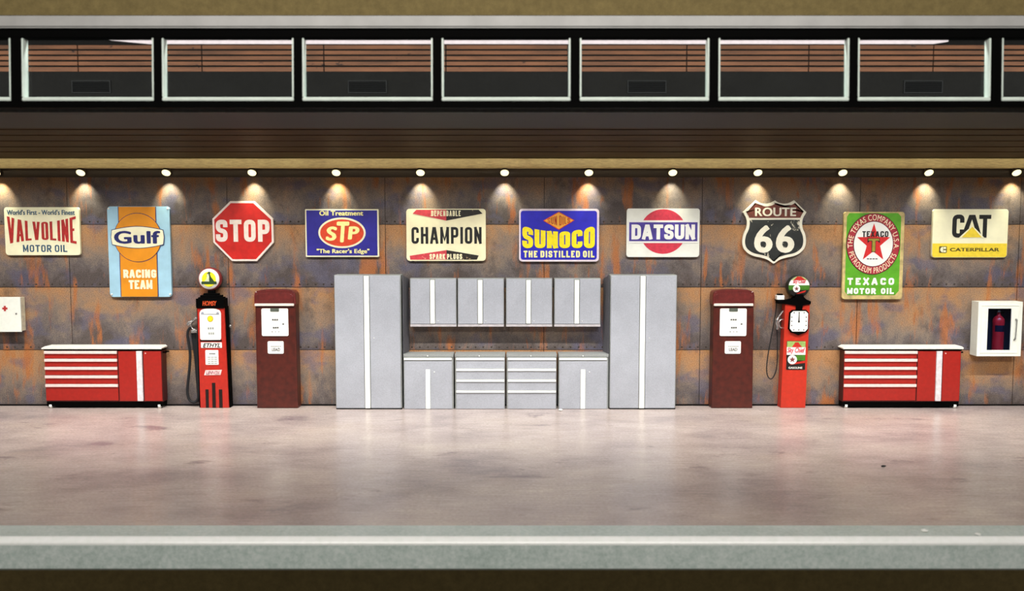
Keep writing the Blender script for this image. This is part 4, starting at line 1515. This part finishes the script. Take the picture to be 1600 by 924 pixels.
# lamp box on its arm
bm = NB()
box(bm, q.x(1213.6), q.x(1225.4), q.Y + 0.05, q.Y + 0.15, q.z(469.2), q.z(462), 0.008)
lb_ = obj('lamp_box', bm, M_WHITEP, t)
bm = NB()
box(bm, q.x(1213.2), q.x(1225.8), q.Y + 0.04, q.Y + 0.16, q.z(470.8), q.z(468.8), 0.004)
box(bm, q.x(1215.5), q.x(1223.5), q.Y + 0.06, q.Y + 0.14, q.z(462.4), q.z(459.8), 0.006)
obj('cap', bm, M_BLACK, lb_)
pp = lambda x, y, dy=0.1: q(x, y, dy)
bm = NB()
tube(bm, spline([pp(1226, 486), pp(1222.5, 491), pp(1218.5, 497), pp(1215.5, 504), pp(1216.8, 510), pp(1216.5, 516)], 4), [0.016] * 10 + [0.024] * 11)
tube(bm, spline([pp(1226, 500), pp(1222, 501), pp(1219, 506), pp(1221, 512), pp(1226, 514)], 4), 0.012)
obj('nozzle', bm, M_CHROME, t)
bm = NB()
tube(bm, spline([pp(1216.5, 516), pp(1217.5, 540), pp(1218, 560), pp(1217, 577), pp(1214, 588), pp(1209, 594.5), pp(1203.5, 590), pp(1201.5, 577), pp(1203.3, 555), pp(1206.5, 535), pp(1211.5, 505), pp(1214, 485), pp(1214.8, 471)], 6), 0.0085)
obj('hose', bm, M_RUBBER, t)

# ================================================================== WALL BOXES
FYC = WALL - 0.22
xf = Frame(1560, 514.5, FYC)
t = thing('extinguisher_cabinet', (xf.x(1560), WALL, xf.Z), 'white wall cabinet with narrow glazed door, right edge of the wall', 'cabinet')
M_CAB = paint('white_cabinet', (240, 244, 234), 0.4, var=0.02)
X0, Y0, X1, Y1 = 1527.5, 472, 1596.5, 557
wx0, wy0, wx1, wy1 = 1543, 482.5, 1579.5, 547.5


def ring(bm, fr, o_, i_, ya, yb):
    """frame with an opening between two depth offsets"""
    for r in ((o_[0], o_[1], i_[0], o_[3]), (i_[2], o_[1], o_[2], o_[3]), (i_[0], o_[1], i_[2], i_[1]), (i_[0], i_[3], i_[2], o_[3])):
        box(bm, fr.x(r[0]), fr.x(r[2]), fr.Y + ya, fr.Y + yb, fr.z(r[3]), fr.z(r[1]))


bm = NB()
ring(bm, xf, (X0, Y0, X1, Y1), (X0 + 4, Y0 + 4, X1 - 4, Y1 - 4), 0.02, 0.208)
box(bm, xf.x(X0 + 4), xf.x(X1 - 4), xf.Y + 0.202, xf.Y + 0.208, xf.z(Y1 - 4), xf.z(Y0 + 4))
obj('body', bm, M_CAB, t)
bm = NB()
box(bm, xf.x(X0 + 4), xf.x(X1 - 4), xf.Y + 0.195, xf.Y + 0.202, xf.z(Y1 - 4), xf.z(Y0 + 4))
obj('lining', bm, paint('navy_lining', (34, 40, 62), 0.6), t)
bm = NB()
ring(bm, xf, (X0, Y0, X1, Y1), (wx0, wy0, wx1, wy1), 0.0, 0.02)
dr = obj('door', bm, M_CAB, t)
bm = NB()
ring(bm, xf, (X0 + 5, Y0 + 5, X1 - 5, Y1 - 5), (X0 + 6, Y0 + 6, X1 - 6, Y1 - 6), -0.006, 0.0)
obj('moulding', bm, M_CAB, dr)
bm = NB()
box(bm, xf.x(wx0), xf.x(wx1), xf.Y + 0.008, xf.Y + 0.014, xf.z(wy1), xf.z(wy0))
obj('glass_pane', bm, glass_mat('door_glass', (214, 226, 240), 0.03), dr)
bm = NB()
hp_ = [xf(1586.6, 499, 0.0), xf(1586.8, 500.5, -0.03), xf(1586.2, 507, -0.036), xf(1585.6, 520, -0.036), xf(1585.2, 529, -0.03), xf(1585.1, 531.5, 0.0)]
tube(bm, spline(hp_, 4), [0.012] * 5 + [0.008] * 11 + [0.012] * 5)
obj('handle', bm, paint('grey_handle', (150, 152, 148), 0.3, 0.5), dr)

ey = WALL - 0.115
ex = P(1559.5, 520, ey).x
ez = lambda py: Frame(1560, 514.5, ey).z(py)
t = thing('fire_extinguisher', (ex, ey, ez(549)), 'red fire extinguisher with dark label, inside the white glazed cabinet', 'fire extinguisher')
bot = xf.z(Y1 - 4) + 0.003
t.location.z = bot
bm = NB()
rr = 0.083
hz = ez(503) - bot
lathe(bm, (ex, ey, bot), [(rr * 0.9, 0.0), (rr, 0.02), (rr, hz - 0.03), (rr * 1.06, hz - 0.01), (rr * 1.0, hz + 0.04), (rr * 0.6, hz + 0.085), (rr * 0.34, hz + 0.10), (rr * 0.30, hz + 0.145)], 32)
obj('cylinder', bm, paint('extinguisher_red', (226, 36, 52), 0.28, var=0.06, spec=0.6), t)
bm = NB()
z0, z1 = ez(518) - bot, ez(508) - bot
seg = 20
v0, v1 = [], []
for k in range(seg + 1):
    a = math.radians(-152 + 124 * k / seg)
    for lst, zz in ((v0, z0), (v1, z1)):
        lst.append(bm.verts.new((ex + rr * 1.015 * math.cos(a), ey + rr * 1.015 * math.sin(a), bot + zz)))
for k in range(seg):
    bm.faces.new((v0[k], v0[k + 1], v1[k + 1], v1[k]))
bmesh.ops.solidify(bm, geom=bm.faces[:], thickness=0.003)
lo = obj('label_band', bm, paint('navy_label', (38, 38, 74), 0.4), t)
bm = NB()
lathe(bm, (ex, ey, bot + hz + 0.145), [(0.022, 0.0), (0.026, 0.015), (0.022, 0.035), (0.01, 0.045)], 16)
obj('valve', bm, M_CHROME, t)
bm = NB()
box(bm, ex - 0.012, ex + 0.075, ey - 0.02, ey + 0.02, bot + hz + 0.135, bot + hz + 0.15, 0.004)
obj('lever', bm, M_BLACK, t)

# first aid box at the left edge
ff_ = Frame(8, 491.5, WALL - 0.16)
t = thing('first_aid_box', (ff_.x(0), WALL, ff_.Z), 'white wall box with small red cross, left edge of the wall', 'first aid box')
bm = NB()
box(bm, ff_.x(-17), ff_.x(31.5), ff_.Y + 0.022, WALL - 0.0095, ff_.z(518), ff_.z(465.5), 0.006)
obj('body', bm, paint('box_cream_side', (232, 226, 200), 0.45), t)
dr = obj('door', seam_box(ff_, -18, 464.5, 32.5, 519, 0.0, 0.022, 0.006), M_CAB, t)
flats('red_cross', ff_, [rect(6.6, 478.2, 9.6, 486.4), rect(4.1, 480.8, 6.6, 483.8), rect(9.6, 480.8, 12.1, 483.8)], paint('cross_red', (190, 52, 48)), dr, 0.0)
knob(ff_, 25.6, 490.5, 0.0, 0.015, M_CHROME, dr, 'knob')

# ================================================================== CRUMBS ON THE FLOOR AND LIP
def crumb(px, py, r, mat, label, z0=0.0, group=None):
    p = hit(px, py, (0, 0, z0), Vector((0, 0, 1)))
    bm = NB()
    bmesh.ops.create_icosphere(bm, subdivisions=2, radius=r)
    for v in bm.verts:
        v.co *= 1 + random.uniform(-0.25, 0.25)
        v.co.z *= 0.6
        v.co.x *= 1.4
    mz = min(v.co.z for v in bm.verts)
    bmesh.ops.translate(bm, vec=(p.x, p.y, z0 - mz), verts=bm.verts)
    o = obj('crumb', bm, mat)
    o.data.transform(Matrix.Translation(-Vector((p.x, p.y, z0))))
    o.location = (p.x, p.y, z0)
    tag(o, label, 'crumb', group)


crumb(1380.5, 730, 0.020, M_INK, 'black crumb on the floor in front of the right tool chest')
crumb(1445, 832, 0.022, M_WHITEP, 'left of two white crumbs on the front lip', 0.006)
crumb(1528, 837, 0.020, M_WHITEP, 'right of two white crumbs on the front lip', 0.006)
crumb(876, 642.5, 0.026, M_WHITEP, 'white crumb at the foot of the right bench cabinet')
